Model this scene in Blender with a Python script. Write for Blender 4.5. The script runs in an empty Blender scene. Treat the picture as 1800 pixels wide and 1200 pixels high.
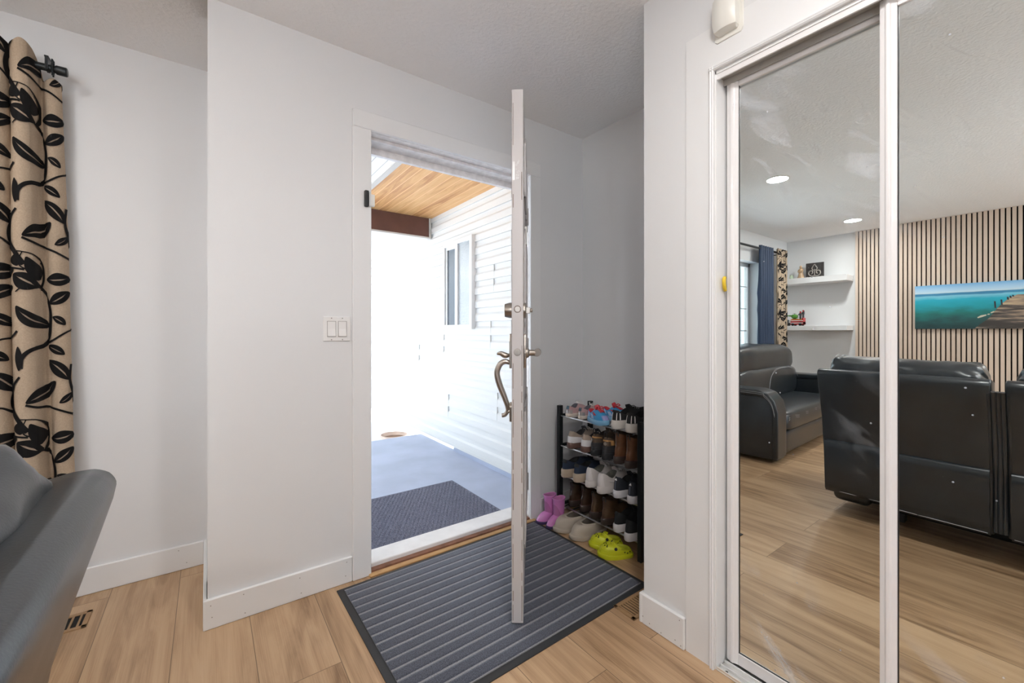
import bpy, bmesh, math, random
from mathutils import Vector, Matrix, noise

random.seed(7)
PI = math.pi
C = bpy.context.scene.collection
SC = bpy.context.scene

# ------------------------------------------------------------------ camera
cam = bpy.data.cameras.new('camera')
cam_o = bpy.data.objects.new('camera', cam)
C.objects.link(cam_o)
cam.sensor_fit = 'HORIZONTAL'
cam.sensor_width = 36.0
cam.lens = 36.0 * 735.7 / 1800.0
cam.shift_y = (581.9 - 600.0) / 1800.0
cam.clip_start = 0.02
cam.clip_end = 200
cam_o.location = (0, 0, 1.13)
cam_o.rotation_euler = (PI / 2, 0, -math.radians(36.04))
SC.camera = cam_o

# ------------------------------------------------------------------ view, sky
SC.view_settings.view_transform = 'Standard'
SC.view_settings.look = 'None'
SC.view_settings.exposure = 0.08
SC.view_settings.gamma = 1.0
SC.view_settings.use_curve_mapping = False
SC.cycles.use_denoising = True
SC.cycles.max_bounces = 10
SC.cycles.diffuse_bounces = 6
SC.cycles.glossy_bounces = 5
SC.cycles.transparent_max_bounces = 8
SC.cycles.sample_clamp_indirect = 6.0

SKY = 2.55
UPLIGHT_W = 70.0
world = bpy.data.worlds.new('overcast_sky')
SC.world = world
world.use_nodes = True
wn = world.node_tree.nodes
wn.clear()
w_out = wn.new('ShaderNodeOutputWorld')
w_bg = wn.new('ShaderNodeBackground')
w_bg.inputs['Color'].default_value = (0.77, 0.88, 1.0, 1)
w_bg.inputs['Strength'].default_value = SKY
world.node_tree.links.new(w_bg.outputs[0], w_out.inputs[0])


sun = bpy.data.lights.new('sun', 'SUN')
sun.energy = 26.0
sun.angle = 0.009
sun.color = (1.0, 0.985, 0.965)
sun_o = bpy.data.objects.new('sun', sun)
C.objects.link(sun_o)
sun_o.location = (2, -6, 10)
sun_o.rotation_euler = Vector((0.12, -0.48, 0.87)).to_track_quat('Z', 'Y').to_euler()


# daylight portals: they only steer sampling of the sky through the wall openings
def portal(name, loc, rot, sx, sy):
    l = bpy.data.lights.new(name, 'AREA')
    l.shape = 'RECTANGLE'
    l.size, l.size_y = sx, sy
    l.cycles.is_portal = True
    o = bpy.data.objects.new(name, l)
    C.objects.link(o)
    o.location = loc
    o.rotation_euler = rot


portal('sky_portal_front', (-1.83, 2.78, 1.45), (-PI / 2, 0, 0), 2.4, 1.2)
portal('sky_portal_door', (1.08, 2.12, 1.03), (-PI / 2, 0, 0), 0.95, 2.1)
portal('sky_portal_rear', (-2.4, -3.19, 1.14), (PI / 2, 0, 0), 2.0, 2.12)


# ------------------------------------------------------------------ materials
def nodes_of(name):
    m = bpy.data.materials.new(name)
    m.use_nodes = True
    nt = m.node_tree
    return m, nt, nt.nodes['Principled BSDF']


def mat(name, col, rough=0.5, metal=0.0, spec=0.5, bump=None, var=None, coat=0.0, emit=None, sheen=0.0):
    """bump = (scale, strength, distance); var = (scale, amount) brightness variation by noise"""
    m, nt, b = nodes_of(name)
    b.inputs['Base Color'].default_value = (*col, 1)
    b.inputs['Roughness'].default_value = rough
    b.inputs['Metallic'].default_value = metal
    b.inputs['Specular IOR Level'].default_value = spec
    b.inputs['Coat Weight'].default_value = coat
    b.inputs['Sheen Weight'].default_value = sheen
    if emit:
        b.inputs['Emission Color'].default_value = (*emit[0], 1)
        b.inputs['Emission Strength'].default_value = emit[1]
    tc = nt.nodes.new('ShaderNodeTexCoord')
    if bump:
        n = nt.nodes.new('ShaderNodeTexNoise')
        n.inputs['Scale'].default_value = bump[0]
        n.inputs['Detail'].default_value = 4
        nt.links.new(tc.outputs['Object'], n.inputs['Vector'])
        bp = nt.nodes.new('ShaderNodeBump')
        bp.inputs['Strength'].default_value = bump[1]
        bp.inputs['Distance'].default_value = bump[2]
        nt.links.new(n.outputs['Fac'], bp.inputs['Height'])
        nt.links.new(bp.outputs['Normal'], b.inputs['Normal'])
    if var:
        n2 = nt.nodes.new('ShaderNodeTexNoise')
        n2.inputs['Scale'].default_value = var[0]
        n2.inputs['Detail'].default_value = 5
        nt.links.new(tc.outputs['Object'], n2.inputs['Vector'])
        mr = nt.nodes.new('ShaderNodeMapRange')
        mr.inputs['From Min'].default_value = 0.3
        mr.inputs['From Max'].default_value = 0.7
        mr.inputs['To Min'].default_value = 1 - var[1]
        mr.inputs['To Max'].default_value = 1 + var[1]
        nt.links.new(n2.outputs['Fac'], mr.inputs['Value'])
        vm = nt.nodes.new('ShaderNodeVectorMath')
        vm.operation = 'SCALE'
        vm.inputs[0].default_value = col
        nt.links.new(mr.outputs[0], vm.inputs['Scale'])
        nt.links.new(vm.outputs[0], b.inputs['Base Color'])
    return m


def ramp(nt, stops):
    r = nt.nodes.new('ShaderNodeValToRGB')
    e = r.color_ramp.elements
    e[0].position, e[0].color = stops[0][0], (*stops[0][1], 1)
    e[1].position, e[1].color = stops[-1][0], (*stops[-1][1], 1)
    for p, c in stops[1:-1]:
        x = e.new(p)
        x.color = (*c, 1)
    return r


def plank_mat(name, width, length, off, cols, mortar, rough, along='Y', grain=1.0, bump=0.02, seam=0.0012):
    m, nt, b = nodes_of(name)
    L = nt.links.new
    tc = nt.nodes.new('ShaderNodeTexCoord')
    sp = nt.nodes.new('ShaderNodeSeparateXYZ')
    L(tc.outputs['Object'], sp.inputs[0])
    cb = nt.nodes.new('ShaderNodeCombineXYZ')
    ad = nt.nodes.new('ShaderNodeMath')
    ad.operation = 'ADD'
    ad.inputs[1].default_value = off + 100 * width
    a_, c_ = ('Y', 'X') if along == 'Y' else ('X', 'Y')
    L(sp.outputs[a_], cb.inputs['X'])
    L(sp.outputs[c_], ad.inputs[0])
    L(ad.outputs[0], cb.inputs['Y'])
    br = nt.nodes.new('ShaderNodeTexBrick')
    br.offset = 0.37
    br.offset_frequency = 2
    br.inputs['Scale'].default_value = 1
    br.inputs['Brick Width'].default_value = length
    br.inputs['Row Height'].default_value = width
    br.inputs['Mortar Size'].default_value = seam
    br.inputs['Mortar Smooth'].default_value = 0.1
    br.inputs['Color1'].default_value = (0, 0, 0, 1)
    br.inputs['Color2'].default_value = (1, 1, 1, 1)
    br.inputs['Mortar'].default_value = (0.5, 0.5, 0.5, 1)
    L(cb.outputs[0], br.inputs['Vector'])
    # grain: noise stretched along the plank, shifted per plank
    mp = nt.nodes.new('ShaderNodeMapping')
    mp.inputs['Scale'].default_value = (0.9, 9.0, 1)
    L(cb.outputs[0], mp.inputs['Vector'])
    shift = nt.nodes.new('ShaderNodeVectorMath')
    shift.operation = 'MULTIPLY_ADD'
    L(br.outputs['Color'], shift.inputs[0])
    shift.inputs[1].default_value = (13.0, 7.0, 5.0)
    L(mp.outputs[0], shift.inputs[2])
    n1 = nt.nodes.new('ShaderNodeTexNoise')
    n1.inputs['Scale'].default_value = 1.5
    n1.inputs['Detail'].default_value = 6
    n1.inputs['Roughness'].default_value = 0.58
    n1.inputs['Distortion'].default_value = 1.1
    L(shift.outputs[0], n1.inputs['Vector'])
    n2 = nt.nodes.new('ShaderNodeTexNoise')
    n2.inputs['Scale'].default_value = 9
    n2.inputs['Detail'].default_value = 5
    mp2 = nt.nodes.new('ShaderNodeMapping')
    mp2.inputs['Scale'].default_value = (0.35, 5.0, 1)
    L(shift.outputs[0], mp2.inputs['Vector'])
    L(mp2.outputs[0], n2.inputs['Vector'])
    mx = nt.nodes.new('ShaderNodeMath')
    mx.operation = 'MULTIPLY_ADD'
    mx.inputs[1].default_value = 0.3 * grain
    L(n2.outputs['Fac'], mx.inputs[0])
    mx2 = nt.nodes.new('ShaderNodeMath')
    mx2.operation = 'MULTIPLY_ADD'
    mx2.inputs[1].default_value = 0.85
    L(n1.outputs['Fac'], mx2.inputs[0])
    pl = nt.nodes.new('ShaderNodeMath')
    pl.operation = 'MULTIPLY_ADD'
    pl.inputs[1].default_value = 0.16
    pl.inputs[2].default_value = -0.155
    L(br.outputs['Color'], pl.inputs[0])
    L(pl.outputs[0], mx2.inputs[2])
    L(mx2.outputs[0], mx.inputs[2])
    rp = ramp(nt, cols)
    L(mx.outputs[0], rp.inputs[0])
    mix = nt.nodes.new('ShaderNodeMix')
    mix.data_type = 'RGBA'
    L(br.outputs['Fac'], mix.inputs['Factor'])
    L(rp.outputs[0], mix.inputs['A'])
    mix.inputs['B'].default_value = (*mortar, 1)
    L(mix.outputs['Result'], b.inputs['Base Color'])
    b.inputs['Roughness'].default_value = rough
    bp = nt.nodes.new('ShaderNodeBump')
    bp.inputs['Strength'].default_value = bump
    bp.inputs['Distance'].default_value = 0.01
    L(mx.outputs[0], bp.inputs['Height'])
    L(bp.outputs['Normal'], b.inputs['Normal'])
    return m


def fleck_mat(name, c0, c1, scale, rough=0.9, bump=0.5, dist=0.002, sheen=0.0):
    m, nt, b = nodes_of(name)
    L = nt.links.new
    tc = nt.nodes.new('ShaderNodeTexCoord')
    n = nt.nodes.new('ShaderNodeTexNoise')
    n.inputs['Scale'].default_value = scale
    n.inputs['Detail'].default_value = 3
    n.inputs['Roughness'].default_value = 0.8
    L(tc.outputs['Object'], n.inputs['Vector'])
    b.inputs['Sheen Weight'].default_value = sheen
    b.inputs['Sheen Roughness'].default_value = 0.45
    b.inputs['Sheen Tint'].default_value = (0.85, 0.90, 1.0, 1)
    r = ramp(nt, [(0.35, c0), (0.68, c1)])
    L(n.outputs['Fac'], r.inputs[0])
    L(r.outputs[0], b.inputs['Base Color'])
    b.inputs['Roughness'].default_value = rough
    bp = nt.nodes.new('ShaderNodeBump')
    bp.inputs['Strength'].default_value = bump
    bp.inputs['Distance'].default_value = dist
    L(n.outputs['Fac'], bp.inputs['Height'])
    L(bp.outputs['Normal'], b.inputs['Normal'])
    return m


def mirror_mat(name, seed, amount):
    """silvered glass with wiped smears and small specks on it"""
    m, nt, b = nodes_of(name)
    L = nt.links.new
    out = [n for n in nt.nodes if n.type == 'OUTPUT_MATERIAL'][0]
    gl = nt.nodes.new('ShaderNodeBsdfGlossy')
    gl.inputs['Color'].default_value = (0.83, 0.88, 0.875, 1)
    gl.inputs['Roughness'].default_value = 0.0
    df = nt.nodes.new('ShaderNodeBsdfDiffuse')
    df.inputs['Color'].default_value = (0.80, 0.86, 0.95, 1)
    tc = nt.nodes.new('ShaderNodeTexCoord')
    mp = nt.nodes.new('ShaderNodeMapping')
    mp.inputs['Location'].default_value = (0, seed, seed * 1.7)
    mp.inputs['Scale'].default_value = (1, 4.2, 1.3)
    rot = nt.nodes.new('ShaderNodeMapping')
    rot.inputs['Rotation'].default_value = (0.85, 0, 0)
    L(tc.outputs['Object'], rot.inputs['Vector'])
    L(rot.outputs[0], mp.inputs['Vector'])
    n = nt.nodes.new('ShaderNodeTexNoise')
    n.inputs['Scale'].default_value = 3.2
    n.inputs['Detail'].default_value = 6
    n.inputs['Distortion'].default_value = 0.9
    L(mp.outputs[0], n.inputs['Vector'])
    big = nt.nodes.new('ShaderNodeTexNoise')
    big.inputs['Scale'].default_value = 1.9
    mp2 = nt.nodes.new('ShaderNodeMapping')
    mp2.inputs['Location'].default_value = (seed, seed * 2, 0.3)
    L(tc.outputs['Object'], mp2.inputs['Vector'])
    L(mp2.outputs[0], big.inputs['Vector'])
    r1 = nt.nodes.new('ShaderNodeMapRange')
    r1.inputs['From Min'].default_value = 0.54
    r1.inputs['From Max'].default_value = 0.80
    L(n.outputs['Fac'], r1.inputs['Value'])
    r2 = nt.nodes.new('ShaderNodeMapRange')
    r2.inputs['From Min'].default_value = 0.46
    r2.inputs['From Max'].default_value = 0.66
    L(big.outputs['Fac'], r2.inputs['Value'])
    mu = nt.nodes.new('ShaderNodeMath')
    mu.operation = 'MULTIPLY'
    L(r1.outputs[0], mu.inputs[0])
    L(r2.outputs[0], mu.inputs[1])
    vo = nt.nodes.new('ShaderNodeTexVoronoi')
    vo.inputs['Scale'].default_value = 17
    L(tc.outputs['Object'], vo.inputs['Vector'])
    r3 = nt.nodes.new('ShaderNodeMapRange')
    r3.inputs['From Min'].default_value = 0.055
    r3.inputs['From Max'].default_value = 0.03
    r3.inputs['To Max'].default_value = 0.35
    L(vo.outputs['Distance'], r3.inputs['Value'])
    ma = nt.nodes.new('ShaderNodeMath')
    ma.operation = 'MULTIPLY_ADD'
    ma.inputs[1].default_value = amount
    ma.use_clamp = True
    L(mu.outputs[0], ma.inputs[0])
    L(r3.outputs[0], ma.inputs[2])
    mix = nt.nodes.new('ShaderNodeMixShader')
    L(ma.outputs[0], mix.inputs['Fac'])
    L(gl.outputs[0], mix.inputs[1])
    L(df.outputs[0], mix.inputs[2])
    L(mix.outputs[0], out.inputs['Surface'])
    return m


def pane_mat(name, tint=(0.94, 0.97, 0.96)):
    m, nt, b = nodes_of(name)
    L = nt.links.new
    out = [n for n in nt.nodes if n.type == 'OUTPUT_MATERIAL'][0]
    tr = nt.nodes.new('ShaderNodeBsdfTransparent')
    tr.inputs['Color'].default_value = (*tint, 1)
    gl = nt.nodes.new('ShaderNodeBsdfGlossy')
    gl.inputs['Roughness'].default_value = 0.02
    lw = nt.nodes.new('ShaderNodeLayerWeight')
    lw.inputs['Blend'].default_value = 0.25
    fr = nt.nodes.new('ShaderNodeMath')
    fr.operation = 'MULTIPLY_ADD'
    fr.inputs[1].default_value = 0.30
    fr.inputs[2].default_value = 0.03
    L(lw.outputs['Facing'], fr.inputs[0])
    mix = nt.nodes.new('ShaderNodeMixShader')
    L(fr.outputs[0], mix.inputs['Fac'])
    L(tr.outputs[0], mix.inputs[1])
    L(gl.outputs[0], mix.inputs[2])
    L(mix.outputs[0], out.inputs['Surface'])
    return m


M = {}
M['wall'] = mat('wall_paint', (0.735, 0.742, 0.752), 0.55, bump=(160, 0.05, 0.002))
M['ceil'] = mat('ceiling_stipple', (0.895, 0.90, 0.91), 0.9, bump=(60, 0.5, 0.008))
M['trim'] = mat('trim_paint', (0.78, 0.785, 0.79), 0.35)
M['trim_old'] = mat('old_trim_paint', (0.78, 0.76, 0.75), 0.4, var=(30, 0.12))
M['nail'] = mat('nail_hole', (0.35, 0.33, 0.32), 0.8)
M['floor'] = plank_mat('oak_planks', 0.236, 1.50, 0.101,
                       [(0.30, (0.22, 0.126, 0.063)), (0.45, (0.39, 0.247, 0.139)), (0.58, (0.49, 0.325, 0.190)), (0.78, (0.56, 0.385, 0.235))],
                       (0.16, 0.10, 0.055), 0.36)
M['door'] = mat('door_paint', (0.52, 0.50, 0.505), 0.38, bump=(40, 0.06, 0.002))
M['chip'] = mat('chipped_paint_edge', (0.20, 0.15, 0.12), 0.8, var=(25, 0.5))
M['nickel'] = mat('brushed_nickel', (0.42, 0.38, 0.34), 0.32, 1.0)
M['steel'] = mat('steel', (0.62, 0.62, 0.62), 0.3, 1.0)
M['alu'] = mat('aluminium', (0.78, 0.78, 0.77), 0.35, 0.9)
M['white_alu'] = mat('white_enamel', (0.80, 0.785, 0.79), 0.28, 0.0, coat=0.3)
M['track'] = mat('grey_track', (0.40, 0.385, 0.36), 0.4)
M['plastic'] = mat('white_plastic', (0.80, 0.79, 0.78), 0.35)
M['ivory'] = mat('ivory_plastic', (0.78, 0.77, 0.72), 0.35)
M['black'] = mat('black_plastic', (0.012, 0.013, 0.014), 0.4)
M['blackmetal'] = mat('black_metal', (0.012, 0.016, 0.018), 0.38, 0.3)
M['dark'] = mat('dark_void', (0.01, 0.01, 0.01), 0.9)
M['leather'] = mat('black_leather', (0.016, 0.021, 0.026), 0.28, bump=(260, 0.10, 0.002), var=(6, 0.25), spec=0.7)
M['thread'] = mat('grey_thread', (0.45, 0.45, 0.46), 0.7)
M['linen'] = mat('beige_linen', (0.42, 0.325, 0.235), 0.85, bump=(420, 0.5, 0.002), var=(220, 0.10))
M['flock'] = mat('black_flock', (0.006, 0.0055, 0.006), 0.8, spec=0.2)
M['bluefab'] = mat('navy_drape', (0.014, 0.034, 0.080), 0.6, bump=(300, 0.3, 0.002))
M['slat'] = plank_mat('pale_oak_slats', 0.039, 5.0, 0.0, [(0.3, (0.54, 0.43, 0.345)), (0.7, (0.67, 0.55, 0.455))], (0.4, 0.3, 0.22), 0.55, along='Y')
M['felt'] = mat('black_felt', (0.008, 0.008, 0.009), 0.95)
M['siding'] = mat('vinyl_siding', (0.66, 0.66, 0.64), 0.5)
M['seam'] = mat('siding_joint', (0.66, 0.65, 0.63), 0.8)
M['soffit'] = plank_mat('cedar_soffit', 0.0925, 9.0, 0.0,
                        [(0.30, (0.46, 0.19, 0.058)), (0.5, (0.69, 0.38, 0.15)), (0.75, (0.77, 0.49, 0.23))],
                        (0.86, 0.55, 0.28), 0.5, seam=0.0035)
M['soffit_white'] = plank_mat('white_soffit', 0.0925, 9.0, 0.0, [(0.3, (0.86, 0.85, 0.83)), (0.7, (0.9, 0.89, 0.88))], (0.55, 0.53, 0.5), 0.5, seam=0.004)
M['soffit_cross'] = plank_mat('vented_soffit', 0.11, 9.0, 0.0, [(0.3, (0.86, 0.86, 0.84)), (0.7, (0.9, 0.9, 0.88))], (0.5, 0.5, 0.48), 0.5, along='X', seam=0.006)
M['brown'] = mat('brown_fascia', (0.135, 0.058, 0.042), 0.55, var=(8, 0.12))
M['batten'] = mat('grey_batten', (0.55, 0.52, 0.48), 0.7)
M['deck'] = mat('deck_paint', (0.37, 0.415, 0.53), 0.55, bump=(30, 0.08, 0.004), var=(3, 0.10))
M['ground'] = mat('pale_concrete', (0.71, 0.73, 0.76), 0.9, var=(2, 0.08))
M['glass'] = pane_mat('window_glass')
M['screenpane'] = mat('screened_pane', (0.10, 0.12, 0.14), 0.25, spec=0.5)
M['ripple'] = mat('rippled_glass', (0.34, 0.37, 0.38), 0.12, spec=0.9, bump=(60, 0.4, 0.01), coat=0.6)
M['mirror_a'] = mirror_mat('mirror_glass', 3.1, 0.5)
M['mirror_b'] = mirror_mat('mirror_glass_front', 8.6, 0.34)
M['carpet'] = fleck_mat('charcoal_carpet', (0.004, 0.005, 0.009), (0.095, 0.105, 0.145), 260, sheen=0.6)
M['groove'] = fleck_mat('grey_groove', (0.19, 0.19, 0.20), (0.32, 0.32, 0.34), 200, bump=0.2)
M['rubber'] = mat('black_rubber', (0.025, 0.027, 0.03), 0.55, bump=(120, 0.1, 0.002))
M['slatemat'] = fleck_mat('slate_mat', (0.05, 0.055, 0.085), (0.26, 0.27, 0.34), 180)
M['oaktrim'] = mat('oak_strip', (0.50, 0.30, 0.13), 0.5, var=(12, 0.15))
M['redwood'] = mat('worn_redwood', (0.22, 0.10, 0.06), 0.6, var=(20, 0.35))
M['sill'] = mat('sill_paint', (0.82, 0.81, 0.80), 0.4, var=(14, 0.05))
M['vent'] = mat('oak_register', (0.33, 0.20, 0.10), 0.5, var=(20, 0.15))
M['terracotta'] = mat('pale_clay', (0.72, 0.56, 0.46), 0.7, var=(10, 0.08))
M['soil'] = mat('dry_soil', (0.25, 0.15, 0.10), 0.95, bump=(60, 0.8, 0.02))
M['yellowtag'] = mat('yellow_foam', (0.72, 0.50, 0.02), 0.6)


# ------------------------------------------------------------------ mesh helpers
class MB:
    def __init__(self):
        self.bm = bmesh.new()

    def face(self, vs, mi=0):
        try:
            f = self.bm.faces.new(vs)
            f.material_index = mi
            return f
        except ValueError:
            return None

    def poly(self, pts, mi=0):
        return self.face([self.bm.verts.new(p) for p in pts], mi)

    def box(self, a, b, mi=0, mx=None):
        x0, y0, z0 = a
        x1, y1, z1 = b
        if x0 > x1: x0, x1 = x1, x0
        if y0 > y1: y0, y1 = y1, y0
        if z0 > z1: z0, z1 = z1, z0
        ps = [(x0, y0, z0), (x1, y0, z0), (x1, y1, z0), (x0, y1, z0), (x0, y0, z1), (x1, y0, z1), (x1, y1, z1), (x0, y1, z1)]
        v = [self.bm.verts.new(mx @ Vector(p) if mx else p) for p in ps]
        for f in ((0, 3, 2, 1), (4, 5, 6, 7), (0, 1, 5, 4), (1, 2, 6, 5), (2, 3, 7, 6), (3, 0, 4, 7)):
            self.face([v[i] for i in f], mi)
        return self

    def loft(self, rings, closed=True, cap0=True, cap1=True, mi=0, mis=None):
        vr = [[self.bm.verts.new(p) for p in r] for r in rings]
        n = len(vr[0])
        for k in range(len(vr) - 1):
            for i in range(n if closed else n - 1):
                j = (i + 1) % n
                self.face([vr[k][i], vr[k][j], vr[k + 1][j], vr[k + 1][i]], mis[k] if mis else mi)
        if closed and cap0:
            self.face(list(reversed(vr[0])), mis[0] if mis else mi)
        if closed and cap1:
            self.face(vr[-1], mis[-1] if mis else mi)
        return self

    def tube(self, pts, r, n=8, mi=0, cap=True):
        pts = [Vector(p) for p in pts]
        rs = r if isinstance(r, (list, tuple)) else [r] * len(pts)
        rings, up = [], None
        for i, p in enumerate(pts):
            t = (pts[min(i + 1, len(pts) - 1)] - pts[max(i - 1, 0)]).normalized()
            if up is None:
                up = Vector((0, 0, 1)) if abs(t.z) < 0.9 else Vector((1, 0, 0))
            a = t.cross(up)
            if a.length < 1e-5:
                a = t.cross(Vector((0, 1, 0)))
            a.normalize()
            b = a.cross(t).normalized()
            up = b
            rings.append([p + (a * math.cos(2 * PI * k / n) + b * math.sin(2 * PI * k / n)) * rs[i] for k in range(n)])
        return self.loft(rings, True, cap, cap, mi)

    def lathe(self, prof, n=24, c=(0, 0, 0), mi=0, axis='Z', cap0=True, cap1=True):
        rings = []
        for r, h in prof:
            ring = []
            for k in range(n):
                a = 2 * PI * k / n
                p = (r * math.cos(a), r * math.sin(a), h)
                if axis == 'X':
                    p = (h, p[0], p[1])
                elif axis == 'Y':
                    p = (p[0], h, p[1])
                ring.append((c[0] + p[0], c[1] + p[1], c[2] + p[2]))
            rings.append(ring)
        return self.loft(rings, True, cap0, cap1, mi)

    def prism(self, poly, lo, hi, axis='X', mi=0):
        """poly in the two other axes (in xyz order), extruded along axis"""
        def mk(p, h):
            return {'X': (h, p[0], p[1]), 'Y': (p[0], h, p[1]), 'Z': (p[0], p[1], h)}[axis]
        return self.loft([[mk(p, lo) for p in poly], [mk(p, hi) for p in poly]], True, True, True, mi)

    def build(self, name, mats, parent=None, smooth=False, bevel=0.0, seg=2, loc=None, angle=0.6, subsurf=0):
        bm = self.bm
        bmesh.ops.recalc_face_normals(bm, faces=bm.faces)
        if bevel > 0:
            es = [e for e in bm.edges if len(e.link_faces) == 2 and e.calc_face_angle(0) > 0.5]
            bmesh.ops.bevel(bm, geom=es, offset=bevel, segments=seg, affect='EDGES', profile=0.5, clamp_overlap=True)
        me = bpy.data.meshes.new(name)
        bm.to_mesh(me)
        bm.free()
        for m in (mats if isinstance(mats, (list, tuple)) else [mats]):
            me.materials.append(M[m] if isinstance(m, str) else m)
        if smooth:
            for p in me.polygons:
                p.use_smooth = True
            try:
                me.set_sharp_from_angle(angle=angle)
            except Exception:
                pass
        o = bpy.data.objects.new(name, me)
        C.objects.link(o)
        if parent:
            o.parent = parent
        if loc:
            o.location = loc
        if subsurf:
            md = o.modifiers.new('subdivide', 'SUBSURF')
            md.levels = md.render_levels = subsurf
        return o


def tag(o, label, cat, group=None, kind=None):
    o['label'] = label
    o['category'] = cat
    if group:
        o['group'] = group
    if kind:
        o['kind'] = kind
    return o


def struct(o, label=None):
    o['kind'] = 'structure'
    if label:
        o['label'] = label
    return o


def thing(name, label, cat, loc=(0, 0, 0), rz=0.0, group=None):
    o = bpy.data.objects.new(name, None)
    o.empty_display_size = 0.1
    C.objects.link(o)
    o.location = loc
    o.rotation_euler = (0, 0, rz)
    return tag(o, label, cat, group)


def copy_thing(src, loc, rz=None, label=None, mirror=False):
    r = src.copy()
    C.objects.link(r)
    r.location = loc
    if rz is not None:
        r.rotation_euler = (0, 0, rz)
    if mirror:
        r.scale = (-1, 1, 1)
    if label:
        r['label'] = label
    for ch in list(src.children):
        c = ch.copy()
        C.objects.link(c)
        c.parent = r
        for g in ch.children:
            d = g.copy()
            C.objects.link(d)
            d.parent = c
    return r


def catmull(pts, n=8):
    pts = [Vector(p) for p in pts]
    out = []
    for i in range(len(pts) - 1):
        p0 = pts[max(i - 1, 0)]
        p1, p2 = pts[i], pts[i + 1]
        p3 = pts[min(i + 2, len(pts) - 1)]
        for k in range(n):
            t = k / n
            out.append(0.5 * ((2 * p1) + (p2 - p0) * t + (2 * p0 - 5 * p1 + 4 * p2 - p3) * t * t + (3 * p1 - p0 - 3 * p2 + p3) * t ** 3))
    out.append(pts[-1])
    return out


def sgnpow(v, e):
    return math.copysign(abs(v) ** e, v)


def smooth(a, b, x):
    t = max(0.0, min(1.0, (x - a) / (b - a)))
    return t * t * (3 - 2 * t)


def pillow(mb, c, size, ex=0.45, ez=0.55, wr=0.0, ws=9.0, nu=40, nv=20, mi=0, seed=0.0):
    """superellipsoid cushion with noise creases; size = full lengths"""
    sx, sy, sz = size[0] / 2, size[1] / 2, size[2] / 2
    rings = []
    for j in range(1, nv):
        ph = -PI / 2 + PI * j / nv
        ring = []
        for i in range(nu):
            th = 2 * PI * i / nu
            x = sx * sgnpow(math.cos(ph), ez) * sgnpow(math.cos(th), ex)
            y = sy * sgnpow(math.cos(ph), ez) * sgnpow(math.sin(th), ex)
            z = sz * sgnpow(math.sin(ph), ez)
            p = Vector((x, y, z))
            if wr:
                q = Vector((x * ws + seed, y * ws * 1.7, z * ws))
                nn = noise.noise(q) + 0.5 * noise.noise(q * 2.3)
                d = p.normalized()
                p = p + d * (nn * wr)
            ring.append((c[0] + p.x, c[1] + p.y, c[2] + p.z))
        rings.append(ring)
    mb.loft(rings, True, True, True, mi)
    return mb


# ================================================================== THE SETTING
H = 2.40
YD = 1.967      # entry wall face
YW = 2.535      # window wall face
XC = 1.374      # closet wall face
XA = 2.010      # alcove wall face
XB = -3.85      # far wall with shelves
YR = -3.05      # rear wall
YE = 1.015      # end of closet wall

mb = MB()
mb.box((XB - 0.15, YR - 0.15, -0.20), (XA + 0.2, 1.967, 0.0))
mb.box((XB - 0.15, 1.967, -0.20), (0.0, YW, 0.0))
struct(mb.build('floor', 'floor'), 'pale oak plank floor')

mb = MB()
mb.box((XB - 0.15, YR - 1.45, H), (XA + 0.2, 2.107, H + 0.2))  # runs past the rear wall as an unseen eave, added to block sun
mb.box((XB - 0.15, 2.107, H), (0.14, YW + 0.18, H + 0.2))
struct(mb.build('ceiling', 'ceil'), 'off white stippled ceiling')

OX0, OX1, OZ = 0.600, 1.570, 2.075   # rough opening of the entry door
mb = MB()
mb.box((0.0, YD, 0), (OX0, 2.107, H))
mb.box((OX1, YD, 0), (XA + 0.15, 2.107, H))
mb.box((OX0, YD, OZ), (OX1, 2.107, H))
struct(mb.build('wall_entry', 'wall'), 'white painted wall around the open front door')

mb = MB()
mb.box((0.0, YD + 0.0005, 0), (0.14, YW, H))
struct(mb.build('wall_step', 'wall'), 'short return wall beside the window wall')

WX0, WX1, WZ0, WZ1 = -2.98, -0.78, 0.86, 2.025
mb = MB()
mb.box((XB - 0.15, YW, 0), (WX0, YW + 0.18, H))
mb.box((WX1, YW, 0), (0.14, YW + 0.18, H))
mb.box((WX0, YW, 0), (WX1, YW + 0.18, WZ0))
mb.box((WX0, YW, WZ1), (WX1, YW + 0.18, H))
struct(mb.build('wall_window', 'wall'), 'white painted window wall')

mb = MB()
mb.box((XB - 0.15, YR, 0), (XB, YW, H))
struct(mb.build('wall_far', 'wall'), 'white wall carrying the floating shelves')

CY0, CY1, CZ = -0.62, 0.735, 2.000  # closet opening
mb = MB()
mb.box((XC, CY1, 0), (XC + 0.10, YE, H))
mb.box((XC, CY0, CZ), (XC + 0.10, CY1, H))
mb.box((XC, YR, 0), (XC + 0.10, CY0, H))
struct(mb.build('wall_closet', 'wall'), 'white wall around the mirrored closet')

mb = MB()
mb.box((XC + 0.10, YE - 0.10, 0), (XA, YE, H))
struct(mb.build('wall_nook', 'wall'), 'end wall of the shoe nook')

mb = MB()
mb.box((XA, YR, 0), (XA + 0.15, YD, H))
struct(mb.build('wall_alcove', 'wall'), 'shaded wall behind the shoe rack')

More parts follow.
